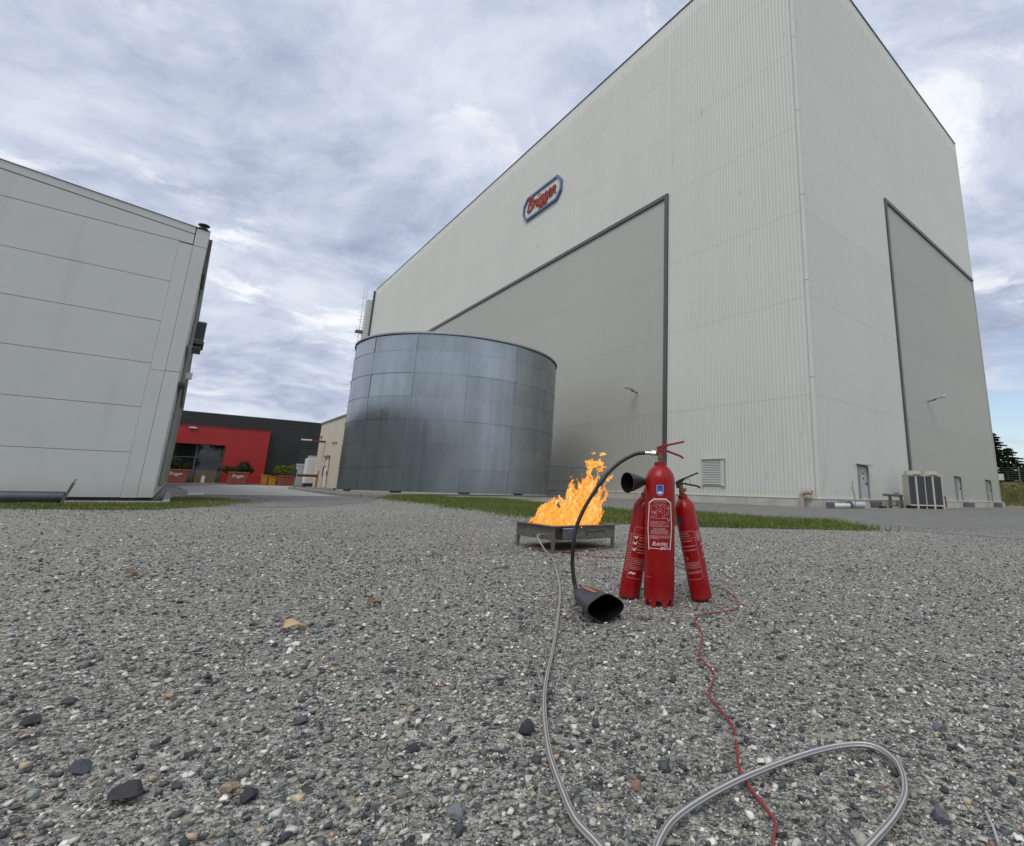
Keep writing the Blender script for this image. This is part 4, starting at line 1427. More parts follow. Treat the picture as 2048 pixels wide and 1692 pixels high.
wd = thing('dry_weed', 'thin dry reddish weed stalk standing by the warehouse door', 'weed', at_wh(1.75, -0.9, GW))
MB().tube([(0, 0, 0), (0.02, 0, 0.5), (-0.06, 0, 1.0), (-0.04, 0, 1.35)], [0.022, 0.018, 0.012, 0.006], 5).build('stalk', M['stick'], wd)
for k in range(9):
    z = 0.5 + k * 0.09
    MB().tube([(-0.03, 0, z), (random.uniform(-0.25, 0.2), random.uniform(-0.1, 0.1), z + 0.2)], [0.008, 0.004], 4).build('twig', M['stick'], wd)

# fence, sign and conifers on the bank
fn = thing('wire_fence', 'wire fence on grey posts along the top of the grassy bank', 'fence', (0, 0, 0))


def polar(az, r, z=0.0):
    a = math.radians(az)
    return Vector((r * math.sin(a), r * math.cos(a), z))


posts = [36.2 + k * 1.9 for k in range(22)]
for a in posts:
    p = polar(a, 74, 2.25)
    MB().box(p.x - 0.05, p.x + 0.05, p.y - 0.05, p.y + 0.05, p.z - 0.2, p.z + 2.0).build('post', M['fence'], fn)
for k in range(9):
    z = 2.4 + k * 0.22
    MB().tube([polar(a, 74, z) for a in posts], 0.012, 3, cap=False).build('wire', M['fence'], fn)
pz = polar(36.72, 73.7, 2.75)
sn = thing('notice_board', 'small white notice board on the wire fence beyond the warehouse', 'sign', pz)
MB().box(-0.28, 0.34, -0.02, 0.02, 0, 0.7).build('board', M['white_paint'], sn)
sn.rotation_euler = (0, 0, math.radians(-36.7))


def conifer(label, az, r, h, w, seed):
    p = polar(az, r, 2.0)
    o = thing('conifer', label, 'tree', p, random.uniform(0, 6), 'conifers beyond the warehouse')
    MB().tube([(0, 0, 0), (0, 0, h * 0.5), (0, 0, h * 0.97)], [0.22, 0.13, 0.02], 7).build('trunk', M['bark'], o)
    r_ = np.random.default_rng(seed)
    V, C = [], []
    nl = int(h / 0.34)
    for i in range(nl):
        t = i / nl
        z = h * (0.06 + 0.94 * t)
        R_ = w * (1 - t) ** 0.85 * r_.uniform(0.75, 1.15) + 0.1
        for k in range(16):
            a = r_.uniform(0, 2 * PI)
            L = R_ * r_.uniform(0.6, 1.1)
            for q in range(12):
                f_ = r_.uniform(0.15, 1.0)
                c = np.array([math.cos(a) * L * f_, math.sin(a) * L * f_, z - 0.28 * L * f_ + 0.12 * L * f_ * f_])
                s = 0.36 * (1.15 - 0.5 * f_)
                u = np.array([math.cos(a), math.sin(a), -0.25]) + 0.5 * r_.normal(size=3)
                u /= np.linalg.norm(u)
                v = np.cross(u, r_.normal(size=3))
                v /= np.linalg.norm(v) + 1e-6
                V += [c - u * s * 0.5, c + v * s * 0.36, c + u * s, c - v * s * 0.36]
                cc = np.array((0.018, 0.035, 0.014)) * r_.uniform(0.6, 1.7) + np.array((0.006, 0.008, 0)) * f_
                C += [cc] * 4
    V = np.array(V)
    fast_mesh('crown', V, np.arange(len(V)).reshape(-1, 4), M['leaf'], np.array(C), o)


conifer('tallest dark conifer beside the right edge of the warehouse', 36.5, 82, 7.2, 4.2, 21)
conifer('shorter dark conifer just right of the tallest one', 37.5, 84, 5.4, 4.0, 22)
conifer('lowest dark conifer in the gap before the picture edge', 38.4, 88, 3.6, 3.6, 23)
conifer('dark conifer cut by the right edge of the picture', 39.7, 80, 5.2, 3.0, 24)
for i, (a, r, h) in enumerate([(42, 84, 7), (44.5, 88, 8), (47, 83, 6.5)]):
    conifer('conifer standing further right along the bank, out of the picture', a, r, h, 2.8, 30 + i)


# broad trees across the yard behind the viewpoint: the photograph shows them mirrored in the tank and the dark window
for k in range(9):
    a = 128 + k * 11.5 + random.uniform(-2, 2)
    r = 48 + random.uniform(-5, 9)
    hgt = random.uniform(11, 16)
    p = polar(a, r, -0.1)
    tr_ = thing('broadleaf_tree', 'broad dark tree across the yard, out of the picture and mirrored in the tank', 'tree', p, 0, 'trees mirrored in the tank')
    MB().tube([(0, 0, 0), (0.1, 0, hgt * 0.35), (0, 0.1, hgt * 0.7)], [0.35, 0.26, 0.08], 8).build('trunk', M['bark'], tr_)
    bl = [(random.uniform(-2.2, 2.2), random.uniform(-2.2, 2.2), hgt * random.uniform(0.35, 0.85), random.uniform(2.0, 3.2), random.uniform(2.0, 3.2), random.uniform(1.8, 3.0)) for _ in range(8)]
    leaf_cloud('crown', bl, 3500, 0.42, [(0.035, 0.055, 0.018), (0.05, 0.08, 0.025), (0.028, 0.045, 0.015)], M['leaf'], tr_, 60 + k)


# ================================================================== FIRE PAN AND FLAME
pan_c = [(-0.529, 4.199), (-0.057, 4.59), (-0.371, 5.063), (-0.843, 4.672)]
cxp, cyp = sum(p[0] for p in pan_c) / 4, sum(p[1] for p in pan_c) / 4
PA = math.atan2(4.59 - 4.199, -0.057 + 0.529)
pn = thing('fire_pan', 'square grey steel burner pan on four legs holding the orange flames', 'fire pan', (cxp, cyp, 0), PA)
hx, hy = 0.306, 0.285
for sx in (-1, 1):
    for sy in (-1, 1):
        MB().box(sx * hx - 0.012, sx * hx + 0.012, sy * hy - 0.012, sy * hy + 0.012, -0.01, 0.10).build('leg', M['galv_dark'], pn, bevel=0.003)
wl = 0.004
MB().box(-hx - 0.012, hx + 0.012, -hy - 0.012, -hy - 0.008 + wl, 0.088, 0.196).build('side_plate', M['pan_steel'], pn)
MB().box(-hx - 0.012, hx + 0.012, hy + 0.004, hy + 0.012, 0.088, 0.196).build('side_plate', M['pan_steel'], pn)
MB().box(-hx - 0.012, -hx - 0.004, -hy - 0.003, hy + 0.003, 0.088, 0.196).build('side_plate', M['pan_steel'], pn)
MB().box(hx + 0.004, hx + 0.012, -hy - 0.003, hy + 0.003, 0.088, 0.196).build('side_plate', M['pan_steel'], pn)
MB().box(-hx, hx, -hy, hy, 0.092, 0.15).build('bed', M['pan_rust'], pn)
rim = MB()
o_, i_ = 0.045, -0.01
rim.box(-hx - o_, hx + o_, -hy - o_, -hy - i_, 0.196, 0.203).box(-hx - o_, hx + o_, hy + i_, hy + o_, 0.196, 0.203)
rim.box(-hx - o_, -hx - i_, -hy - i_, hy + i_, 0.196, 0.203).box(hx + i_, hx + o_, -hy - i_, hy + i_, 0.196, 0.203)
rim.build('rim', M['pan_steel'], pn, bevel=0.002)
for k in range(5):
    x = -0.22 + k * 0.11
    MB().tube([(x, -hy + 0.02, 0.17), (x, hy - 0.02, 0.17)], 0.009, 6).build('burner_tube', M['pan_rust'], pn)
gb2 = MB().box(-hx + 0.065, -hx + 0.19, -hy - 0.05, -hy - 0.014, 0.10, 0.178).build('control_box', M['pan_steel'], pn, bevel=0.003)
MB().box(-hx + 0.06, -hx + 0.195, -hy - 0.056, -hy - 0.012, 0.178, 0.184).build('box_lid', M['alu'], gb2)
MB().box(-hx + 0.012, -hx + 0.064, -hy - 0.016, -hy - 0.012, 0.098, 0.180).build('slot', M['dark_void'], gb2)
vs, fs = text_geo('TLEX', 0.042, bold=0.0012, ext=0.0006)
t_ = MB()
add_geo(t_, vs, fs, lambda v: (-hx + 0.128 + v.x * 0.95, -hy - 0.051 - v.z, 0.136 + v.y))
t_.build('lettering', M['letter_blue'], gb2)
MB().box(0.0, 0.2, -hy - 0.0135, -hy - 0.0125, 0.142, 0.149).build('slot', M['dark_void'], pn)
MB().box(0.0, 0.03, -hy - 0.0135, -hy - 0.0125, 0.120, 0.132).build('slot', M['dark_void'], pn)
# gas inlet on the left face
MB().cyl((-hx - 0.05, -0.15, 0.125), (-hx - 0.005, -0.15, 0.125), 0.014, None, 10).build('gas_inlet', M['chrome'], pn, smooth=True)


def build_flame():
    r = random.Random(42)
    mb = MB()
    base = Vector((cxp, cyp, 0))

    def tongue(x, y, z0, h, w, lean, seed, tip=1.0, n=12, m=26):
        rings_ = []
        ph = r.uniform(0, 6)
        for i in range(m + 1):
            t = i / m
            px = x + lean * h * t ** 1.25 + 0.09 * h * math.sin(5.2 * t + ph) * t + 0.03 * mnoise.noise(Vector((seed, t * 4, 1)))
            py = y + 0.10 * h * math.sin(4.3 * t + ph * 1.7) * t
            pz = z0 + h * t
            rad = w * (0.55 + 0.65 * math.sin(PI * min(1, 0.18 + t * 0.95))) * (1 - t ** 3.6) ** 0.8 + 0.0015
            rad *= 1 + 0.45 * mnoise.noise(Vector((seed * 3.1, t * 5.5, 7)))
            rings_.append((Vector((px, py, pz)), max(rad, 0.0015), t))
        b0 = len(mb.v)
        tw = r.uniform(0, PI)
        for (c, rad, t) in rings_:
            for k in range(n):
                a = 2 * PI * k / n
                ex, ey = math.cos(a) * rad, math.sin(a) * rad * 0.55
                a2 = tw + t * 1.8
                p = c + Vector((ex * math.cos(a2) - ey * math.sin(a2), ex * math.sin(a2) + ey * math.cos(a2), 0))
                nv = mnoise.noise_vector(p * 11 + Vector((seed, 0, 0)))
                nv2 = mnoise.noise_vector(p * 34 + Vector((0, seed, 0)))
                p = p + nv * 0.030 + nv2 * 0.011
                mb.v.append(tuple(p))
        for i in range(m):
            for k in range(n):
                k2 = (k + 1) % n
                mb.f.append((b0 + i * n + k, b0 + i * n + k2, b0 + (i + 1) * n + k2, b0 + (i + 1) * n + k))
    for i in range(58):
        while True:
            lx, ly = r.uniform(-0.25, 0.23), r.uniform(-0.23, 0.23)
            x = cxp + lx * math.cos(PA) - ly * math.sin(PA)
            y = cyp + lx * math.sin(PA) + ly * math.cos(PA)
            if -0.156 * y < x < -0.14:
                break
        u = min(1.0, max(0.0, (x + 0.72) / 0.50))
        hmax = 0.25 + 0.20 * sstep_(0.1, 0.7, u) + 0.04 * math.sin(u * 11)
        h = hmax * r.uniform(0.45, 1.0)
        tongue(x, y, 0.155, h, r.uniform(0.030, 0.064), r.uniform(0.05, 0.42) * (1.15 - 0.8 * u), i * 1.7)
    # the tall column on the right and its curling head
    for i, (x, h, l) in enumerate([(-0.33, 0.60, 0.16), (-0.29, 0.57, 0.16), (-0.31, 0.62, 0.20), (-0.22, 0.46, 0.18), (-0.20, 0.43, 0.22), (-0.36, 0.46, 0.2), (-0.45, 0.42, 0.2)]):
        tongue(x, cyp + r.uniform(-0.08, 0.08), 0.16, h, 0.036, l, 100 + i)
    for i, (x, z, h, w, l) in enumerate([(-0.26, 0.66, 0.12, 0.045, 0.1), (-0.20, 0.69, 0.10, 0.04, 0.5), (-0.23, 0.70, 0.08, 0.035, -0.5), (-0.17, 0.66, 0.07, 0.03, 0.6),
                                         (-0.10, 0.58, 0.07, 0.022, 0.8), (-0.24, 0.80, 0.05, 0.012, 0.3), (-0.15, 0.80, 0.03, 0.01, 0.9), (-0.50, 0.33, 0.10, 0.035, -0.2), (-0.58, 0.24, 0.10, 0.03, -0.4)]):
        tongue(x, cyp + r.uniform(-0.05, 0.05), z, h, w, l, 200 + i, m=14)
    o = mb.build('flame', M['flame'], None, smooth=True, angle=180)
    return tag(o, 'tall orange flames rising and leaning right from the steel pan', 'fire')


def sstep_(a, b, x):
    t = min(1, max(0, (x - a) / (b - a)))
    return t * t * (3 - 2 * t)


build_flame()


# ================================================================== HOSES AND CABLES
def hose(name, pts, rad, mat, n=14, sub=10):
    path = spline(pts, sub)
    mb = MB().tube(path, rad, n)
    o = mb.build(name, mat, None, smooth=True, recalc=False)
    me = o.data
    ul = me.uv_layers.new(name='UVMap')
    L = [0.0]
    for a, b in zip(path[:-1], path[1:]):
        L.append(L[-1] + (b - a).length)
    vi = np.zeros(len(me.loops), np.int32)
    me.loops.foreach_get('vertex_index', vi)
    ring, k = vi // n, vi % n
    uv = np.stack([k / n, np.array(L)[np.minimum(ring, len(L) - 1)]], 1).astype(np.float32)
    first = np.zeros(len(me.polygons), np.int32)
    me.polygons.foreach_get('loop_start', first)
    for s in first:                                  # close the seam
        seg = uv[s:s + 4, 0]
        if seg.max() - seg.min() > 0.5:
            seg[seg < 0.5] += 1.0
    ul.data.foreach_set('uv', uv.ravel())
    return o


G_ = lambda x, y, h: (x, y, float(ground_z(x, y)) + h)
inlet = Vector((cxp, cyp, 0)) + Matrix.Rotation(PA, 3, 'Z') @ Vector((-hx - 0.045, -0.15, 0.125))
hp = [tuple(inlet), (inlet.x - 0.015, inlet.y - 0.025, 0.115), (-0.60, 4.22, 0.065), (-0.545, 4.12, 0.02)]
hp += [G_(x, y, 0.010) for x, y in [(-0.46, 3.85), (-0.363, 3.269), (-0.27, 2.652), (-0.215, 2.072), (-0.188, 1.707), (-0.173, 1.456), (-0.152, 1.274), (-0.118, 1.096), (-0.084, 0.981), (-0.051, 0.889), (-0.015, 0.834), (0.012, 0.790)]]
hp += [G_(x, y, 0.012) for x, y in [(0.036, 0.772), (0.056, 0.790)]]
hp += [G_(x, y, 0.016) for x, y in [(0.072, 0.836), (0.101, 0.890), (0.167, 0.958), (0.25, 1.024), (0.367, 1.098), (0.461, 1.138), (0.521, 1.137), (0.538, 1.078), (0.505, 0.990), (0.452, 0.920), (0.377, 0.848), (0.29, 0.77), (0.2, 0.66), (0.1, 0.5)]]
tag(hose('braided_hose', hp, 0.0056, M['braid'], 16, 12), 'braided steel gas hose running from the fire pan and looping in front', 'hose')
cp_ = [G_(x, y, 0.0075) for x, y in [(-0.56, 4.46), (-0.486, 4.38), (-0.316, 4.108), (-0.15, 3.99), (0.031, 3.918), (0.24, 3.72), (0.424, 3.505), (0.49, 3.2), (0.518, 2.931), (0.58, 2.773), (0.576, 2.501), (0.515, 2.363), (0.377, 2.257), (0.32, 2.152), (0.315, 1.94), (0.267, 1.715),
                                   (0.285, 1.562), (0.244, 1.416), (0.255, 1.327), (0.265, 1.237), (0.257, 1.169), (0.24, 1.071), (0.242, 0.999), (0.254, 0.937), (0.256, 0.9), (0.238, 0.852), (0.22, 0.75), (0.2, 0.6)]]
tag(hose('red_cable', cp_, 0.0027, M['cable_red'], 8, 8), 'thin red cable winding over the gravel past the extinguishers', 'cable')


# ================================================================== EXTINGUISHERS
def on_cyl(rad):
    """u (metres round the body, 0 at the front), z, out -> local point; the front faces -Y"""
    def f(u, z, d=0.0):
        a = u / rad
        return ((rad + d) * math.sin(a), -(rad + d) * math.cos(a), z)
    return f


def strip(mb, f, pts, w, d=0.0006, closed=False):
    """flat printed line of width w along pts (u, z) on the body"""
    P = [Vector((p[0], p[1])) for p in pts]
    if closed:
        P.append(P[0])
    for a, b in zip(P[:-1], P[1:]):
        dv = b - a
        L = dv.length
        if L < 1e-6:
            continue
        dv /= L
        nv = Vector((-dv.y, dv.x)) * w / 2
        seg = max(1, int(abs(dv.x) * L / 0.006))
        for k in range(seg):
            p, q = a + dv * (L * k / seg - (w / 2 if k == 0 else 0)), a + dv * (L * (k + 1) / seg + (w / 2 if k == seg - 1 else 0))
            n = len(mb.v)
            for c in (p - nv, q - nv, q + nv, p + nv):
                mb.v.append(f(c.x, c.y, d))
            mb.f.append((n, n + 1, n + 2, n + 3))


def patch(mb, f, u0, u1, z0, z1, d=0.0006):
    seg = max(1, int((u1 - u0) / 0.005))
    for k in range(seg):
        a, b = u0 + (u1 - u0) * k / seg, u0 + (u1 - u0) * (k + 1) / seg
        n = len(mb.v)
        for c in ((a, z0), (b, z0), (b, z1), (a, z1)):
            mb.v.append(f(c[0], c[1], d))
        mb.f.append((n, n + 1, n + 2, n + 3))


def text_lines(mb, f, u0, u1, z, h, seed, fill=0.82, align='L'):
    """a line of print too small to read: word-length dashes"""
    r = random.Random(seed)
    u = u0
    while u < u1:
        w = r.uniform(0.003, 0.010)
        e = min(u + w, u1)
        patch(mb, f, u, e, z - h / 2, z + h / 2)
        u = e + r.uniform(0.0010, 0.0022)


def body_mesh(rad, z_bot, z_sh, z_neck, r_neck, z_top, foot):
    prof = [(0.004, z_bot + 0.004), (rad * 0.80, z_bot), (rad * 0.95, z_bot + rad * 0.07), (rad, z_bot + rad * 0.25)]
    prof += [(rad, z_sh - (z_sh - z_bot) * k / 4) for k in (3, 2, 1)] + [(rad, z_sh)]
    hgt = z_neck - z_sh
    for k in range(1, 9):
        t = k / 9
        prof.append((r_neck + (rad - r_neck) * math.cos(t * PI / 2) ** 1.5, z_sh + hgt * math.sin(t * PI / 2) ** 1.05 * 0.97))
    prof += [(r_neck, z_neck), (r_neck * 0.98, z_neck + 0.006)]
    return prof


e1 = thing('fire_extinguisher', 'large front fire extinguisher standing upright with white-bordered label', 'fire extinguisher', (0.2, 2.436, 0), math.radians(-4.7), 'fire extinguishers on the gravel')
R1 = 0.0688
Z0_ = float(ground_z(0.2, 2.4))
prof = body_mesh(R1, 0.030, 0.548, 0.618, 0.0262, 0.64, True)
body = MB().lathe(prof, 56).build('cylinder', M['ext_red'], e1, smooth=True, angle=60)
MB().lathe([(0.0262, 0.612), (0.0285, 0.614), (0.0285, 0.632), (0.0262, 0.634), (0.012, 0.634)], 32).build('neck_ring', M['ext_red_dark'], body, smooth=True, angle=30)
fb = MB()
for k in range(8):
    a = 2 * PI * (k + 0.5) / 8
    a0_, a1_ = a - 0.19, a + 0.19
    pts = [(0.066 * math.cos(q), 0.066 * math.sin(q)) for q in np.linspace(a0_, a1_, 5)] + [(0.054 * math.cos(q), 0.054 * math.sin(q)) for q in np.linspace(a1_, a0_, 5)]
    fb.prism(pts, -0.002, 0.034)
fb.lathe([(0.0665, 0.028), (0.0675, 0.034), (0.0675, 0.048), (0.055, 0.048)], 40)
fb.build('foot_ring', M['ext_red'], e1)
vb = MB().lathe([(0.0115, 0.632), (0.0115, 0.646), (0.0135, 0.648), (0.0135, 0.656), (0.0115, 0.658), (0.0118, 0.676), (0.001, 0.678)], 24).build('valve', M['brass'], e1, smooth=True, angle=30)
MB().cyl((-0.026, 0, 0.672), (-0.008, 0, 0.672), 0.0075, None, 12).build('outlet', M['brass'], vb, smooth=True)
MB().cyl((-0.0415, 0, 0.6745), (-0.0235, 0, 0.6735), 0.0135, None, 6).build('hex_nut', M['chrome'], e1)
MB().cyl((-0.074, 0, 0.6755), (-0.041, 0, 0.6745), 0.0085, None, 18).build('ferrule', M['chrome'], e1, smooth=True)


def levers(root, mat, s=1.0, z0=0.0, x0=0.0, flip=1):
    """carrying handle above, squeeze lever below, both bent strips with side flanges"""
    T = lambda x, y, z: (x0 + x * s, y * s, z0 + z * s)
    top = MB()
    line = [(-0.0165, 0.0), (-0.013, 0.0055), (0.010, 0.0135), (0.055, 0.0225), (0.108, 0.0345), (0.112, 0.0335)]
    for a, b in zip(line[:-1], line[1:]):
        top.bar(T(a[0], 0, a[1]), T(b[0], 0, b[1]), 0.021 * s, 0.0085 * s)
    for y in (-0.0095, 0.008):
        n = len(top.v)
        prof_ = [(-0.0165, -0.026), (0.017, -0.028), (0.018, 0.0), (0.040, 0.0165), (0.009, 0.012), (-0.0165, 0.0)]
        for yy in (y, y + 0.0018):
            top.v += [T(p[0], yy, p[1]) for p in prof_]
        m = len(prof_)
        top.f.append(tuple(n + i for i in range(m)))
        top.f.append(tuple(n + m + i for i in range(m))[::-1])
        for i in range(m):
            j = (i + 1) % m
            top.f.append((n + i, n + j, n + m + j, n + m + i))
    top.build('carry_handle', mat, root, bevel=0.001)
    low = MB()
    line = [(0.012, -0.008), (0.022, -0.0065), (0.055, -0.019), (0.0905, -0.031), (0.101, -0.037), (0.108, -0.045)]
    for a, b in zip(line[:-1], line[1:]):
        low.bar(T(a[0], 0, a[1]), T(b[0], 0, b[1]), 0.018 * s, 0.0095 * s)
    low.build('squeeze_lever', mat, root, bevel=0.0015)
    MB().cyl(T(0.005, -0.012, -0.004), T(0.005, 0.012, -0.004), 0.0028 * s, None, 8).build('pivot_pin', M['brass'], root)


levers(e1, M['ext_red_dark'], 1.0, 0.697, 0.0)

f1 = on_cyl(R1)
lab = MB()
border = [(-0.052, 0.243), (-0.0605, 0.335), (-0.0535, 0.446), (-0.027, 0.463), (0.027, 0.463), (0.0535, 0.446), (0.0605, 0.335), (0.052, 0.243)]
strip(lab, f1, border, 0.0058)
lab.build('label_border', M['print_white'], body, recalc=False)
lab = MB()
zt = 0.398
strip(lab, f1, [(-0.050, 0.432), (0.050, 0.432)], 0.0016)
strip(lab, f1, [(-0.055, 0.379), (0.055, 0.377)], 0.0020)
strip(lab, f1, [(-0.017, 0.432), (-0.017, 0.379)], 0.0018)
strip(lab, f1, [(0.022, 0.432), (0.022, 0.378)], 0.0018)
# instruction pictures: bent figures and a spraying hose
strip(lab, f1, [(-0.046, 0.423), (-0.041, 0.426), (-0.040, 0.416), (-0.046, 0.410), (-0.039, 0.404), (-0.026, 0.402), (-0.019, 0.408)], 0.0019)
strip(lab, f1, [(-0.036, 0.402), (-0.039, 0.384), (-0.027, 0.384), (-0.025, 0.392)], 0.0022)
strip(lab, f1, [(-0.031, 0.409), (-0.020, 0.403), (-0.024, 0.398)], 0.0035)
strip(lab, f1, [(-0.012, 0.410), (-0.008, 0.419), (0.002, 0.423), (0.010, 0.418), (0.013, 0.405), (0.012, 0.383), (0.017, 0.383)], 0.0018)
strip(lab, f1, [(-0.004, 0.409), (0.004, 0.406), (-0.001, 0.412)], 0.0038)
strip(lab, f1, [(-0.006, 0.404), (-0.010, 0.386)], 0.0012)
for k in range(5):
    strip(lab, f1, [(0.027 + k * 0.003, 0.389 + k * 0.001), (0.034 + k * 0.0035, 0.412)], 0.0009)
strip(lab, f1, [(0.035, 0.421), (0.041, 0.424), (0.047, 0.420)], 0.005)
strip(lab, f1, [(0.036, 0.380), (0.037, 0.368), (0.046, 0.368), (0.046, 0.374)], 0.0035)
vs, fs = text_geo('EXTINCTEUR', 0.0118, bold=0.0003, spacing=1.0)
add_geo(lab, vs, fs, lambda v: f1(v.x * 0.86, 0.4525 + v.y * 0.9, 0.0007))
text_lines(lab, f1, -0.027, 0.029, 0.4405, 0.0026, 3)
text_lines(lab, f1, -0.004, 0.005, 0.4355, 0.0022, 4)
row = 0.363
for k, (a, b) in enumerate([(-0.047, 0.026), (-0.047, 0.045), (-0.047, 0.016), (-0.049, 0.042), (-0.049, 0.047)]):
    text_lines(lab, f1, a, b, row, 0.0027, 10 + k)
    row -= 0.0052
row -= 0.0028
for k, (a, b) in enumerate([(-0.030, 0.028), (-0.026, 0.024), (-0.042, 0.041), (-0.042, 0.041), (-0.042, 0.041), (-0.042, 0.041)]):
    text_lines(lab, f1, a, b, row, 0.0029, 30 + k)
    row -= 0.0047
row -= 0.0042
for k, (a, b) in enumerate([(-0.050, 0.050), (-0.050, 0.050), (-0.050, 0.050), (-0.050, -0.004)]):
    text_lines(lab, f1, a, b, row, 0.0026, 50 + k)
    row -= 0.0042
lab.build('label_print', M['print_faint'], body, recalc=False)
lab = MB()
vs, fs = text_geo('UROFEU', 0.0180, shear=0.25, bold=0.0003, spacing=1.10)
x0_, x1_ = min(v.x for v in vs), max(v.x for v in vs)
k_ = 0.058 / (x1_ - x0_)
add_geo(lab, vs, fs, lambda v: f1((v.x - x0_) * k_ - 0.020, 0.2655 + v.y, 0.0008))
vs, fs = text_geo('E', 0.0235, shear=0.30, bold=0.0006)
add_geo(lab, vs, fs, lambda v: f1(v.x * 0.95 - 0.0285, 0.2668 + v.y, 0.0008))
strip(lab, f1, [(0.006, 0.2515), (0.037, 0.2560)], 0.0024)
text_lines(lab, f1, -0.046, -0.004, 0.2472, 0.0026, 70)
for a, b in ((0.000, 0.004), (0.007, 0.017), (0.020, 0.027), (0.030, 0.036), (0.039, 0.045)):
    patch(lab, f1, a, b, 0.2435, 0.2490)
lab.build('label_print', M['print_white'], body, recalc=False)
# blue sticker
st = MB()
patch(st, f1, -0.0165, 0.0165, 0.490, 0.526, 0.0006)
pts = [(-0.0165, 0.490), (-0.012, 0.483), (-0.005, 0.479), (0.005, 0.479), (0.012, 0.483), (0.0165, 0.490)]
st.poly([f1(u, z, 0.0006) for u, z in pts])
sk = st.build('inspection_sticker', M['sticker_blue'], body, recalc=False)
st = MB()
st.poly([f1(0.0085 * math.cos(a), 0.517 + 0.007 * math.sin(a), 0.0010) for a in np.linspace(0, 2 * PI, 16, endpoint=False)])
patch(st, f1, -0.010, 0.010, 0.5035, 0.5065, 0.001)
st.build('emblem', M['sticker_navy'], sk, recalc=False)
st = MB()
strip(st, f1, [(-0.0155, 0.5255), (0.0155, 0.5255), (0.0155, 0.490), (0.005, 0.480), (-0.005, 0.480), (-0.0155, 0.490)], 0.0009, 0.0009, True)
patch(st, f1, -0.0095, 0.0095, 0.4865, 0.4965, 0.0011)
st.build('white_window', M['white_paint'], sk, recalc=False)

# hose and discharge horn lying on the gravel, part of the front extinguisher: local coordinates from world ones
e1inv = (Matrix.Translation((0.2, 2.436, 0)) @ Matrix.Rotation(math.radians(-4.7), 4, 'Z')).inverted()


def to_e1(p):
    return e1inv @ Vector(p)


hw = [(0.127, 2.441, 0.6755), (0.09, 2.44, 0.671), (0.059, 2.43, 0.658), (0.012, 2.42, 0.630), (-0.034, 2.41, 0.589), (-0.075, 2.40, 0.540), (-0.109, 2.39, 0.484), (-0.142, 2.38, 0.428), (-0.167, 2.37, 0.372),
      (-0.185, 2.36, 0.315), (-0.190, 2.35, 0.260), (-0.192, 2.36, 0.185), (-0.184, 2.355, 0.125), (-0.172, 2.347, 0.082), (-0.155, 2.327, 0.064)]
mbh = MB().tube(spline([to_e1(p) for p in hw], 6), 0.0088, 12)
hs = mbh.build('discharge_hose', M['black'], e1, smooth=True)
MB().tube([to_e1(p) for p in [(-0.062, 2.405, 0.557), (-0.075, 2.40, 0.540), (-0.088, 2.397, 0.520)]], 0.0125, 10).build('hose_clip', M['dark_plastic'], hs, smooth=True)
ax0, ax1 = Vector((-0.160, 2.335, 0.066)), Vector((-0.033, 2.085, 0.054))
ax = (ax1 - ax0).normalized()
hn = MB()
# a bell with a slightly three-lobed mouth: narrow rear sleeve, then a fat body
sta = [(0.0, 0.017), (0.05, 0.025), (0.20, 0.027), (0.22, 0.034), (0.26, 0.047), (0.36, 0.053), (0.7, 0.063), (0.97, 0.069), (1.0, 0.071)]
side_v = ax.cross(Vector((0, 0, 1))).normalized()
up_v = side_v.cross(ax)
L_ = (ax1 - ax0).length
nn = 36
def horn_ring(mb, t, q):
    for k in range(nn):
        a = 2 * PI * k / nn
        lob = 1 + t * (0.06 * math.cos(2 * a) + 0.06 * math.cos(4 * a)) * (1 if t > 0.2 else 0)
        mb.v.append(tuple(to_e1(ax0 + ax * L_ * t + side_v * q * lob * math.cos(a) + up_v * q * lob * 0.74 * math.sin(a))))


def horn_faces(mb, m, caps):
    for i in range(m - 1):
        for k in range(nn):
            k2 = (k + 1) % nn
            mb.f.append((i * nn + k, i * nn + k2, (i + 1) * nn + k2, (i + 1) * nn + k))
    for c in caps:
        mb.f.append(tuple(c * nn + k for k in range(nn)))


for t, rr in sta:
    horn_ring(hn, t, rr)
horn_ring(hn, 1.0, sta[-1][1] - 0.003)
horn_faces(hn, len(sta) + 1, (0,))
hb = hn.build('discharge_horn', M['dark_plastic'], e1, smooth=True, angle=50)
hl_ = MB()
for t, rr in [(1.0, sta[-1][1] - 0.0025)] + [(t, rr - 0.004) for t, rr in sta[::-1][1:6]]:
    horn_ring(hl_, t, rr)
horn_faces(hl_, 6, (5,))
hl_.build('horn_mouth_shade', simple('matt_black', (0.006, 0.006, 0.007), 0.95, spec=0.1), hb, smooth=True, angle=50)  # added inner skin, near-black to paint in the shade of the mouth
ol = MB()
for t0, t1, a_, wdt in ((0.36, 0.80, 1.25, 0.012), (0.08, 0.19, 1.2, 0.010)):
    pts = []
    for t in (t0, t1):
        rr = np.interp(t, [s[0] for s in sta], [s[1] for s in sta]) * 1.04 + 0.0012
        for da in (-wdt / rr / 2, wdt / rr / 2):
            lob = 1 + t * (0.06 * math.cos(2 * (a_ + da)) + 0.06 * math.cos(4 * (a_ + da))) * (1 if t > 0.2 else 0)
            pts.append(tuple(to_e1(ax0 + ax * L_ * t + side_v * rr * lob * math.cos(a_ + da) + up_v * rr * lob * 0.74 * math.sin(a_ + da))))
    ol.quad(pts[0], pts[1], pts[3], pts[2])
ol.build('orange_scuff', M['orange_mark'], hb)


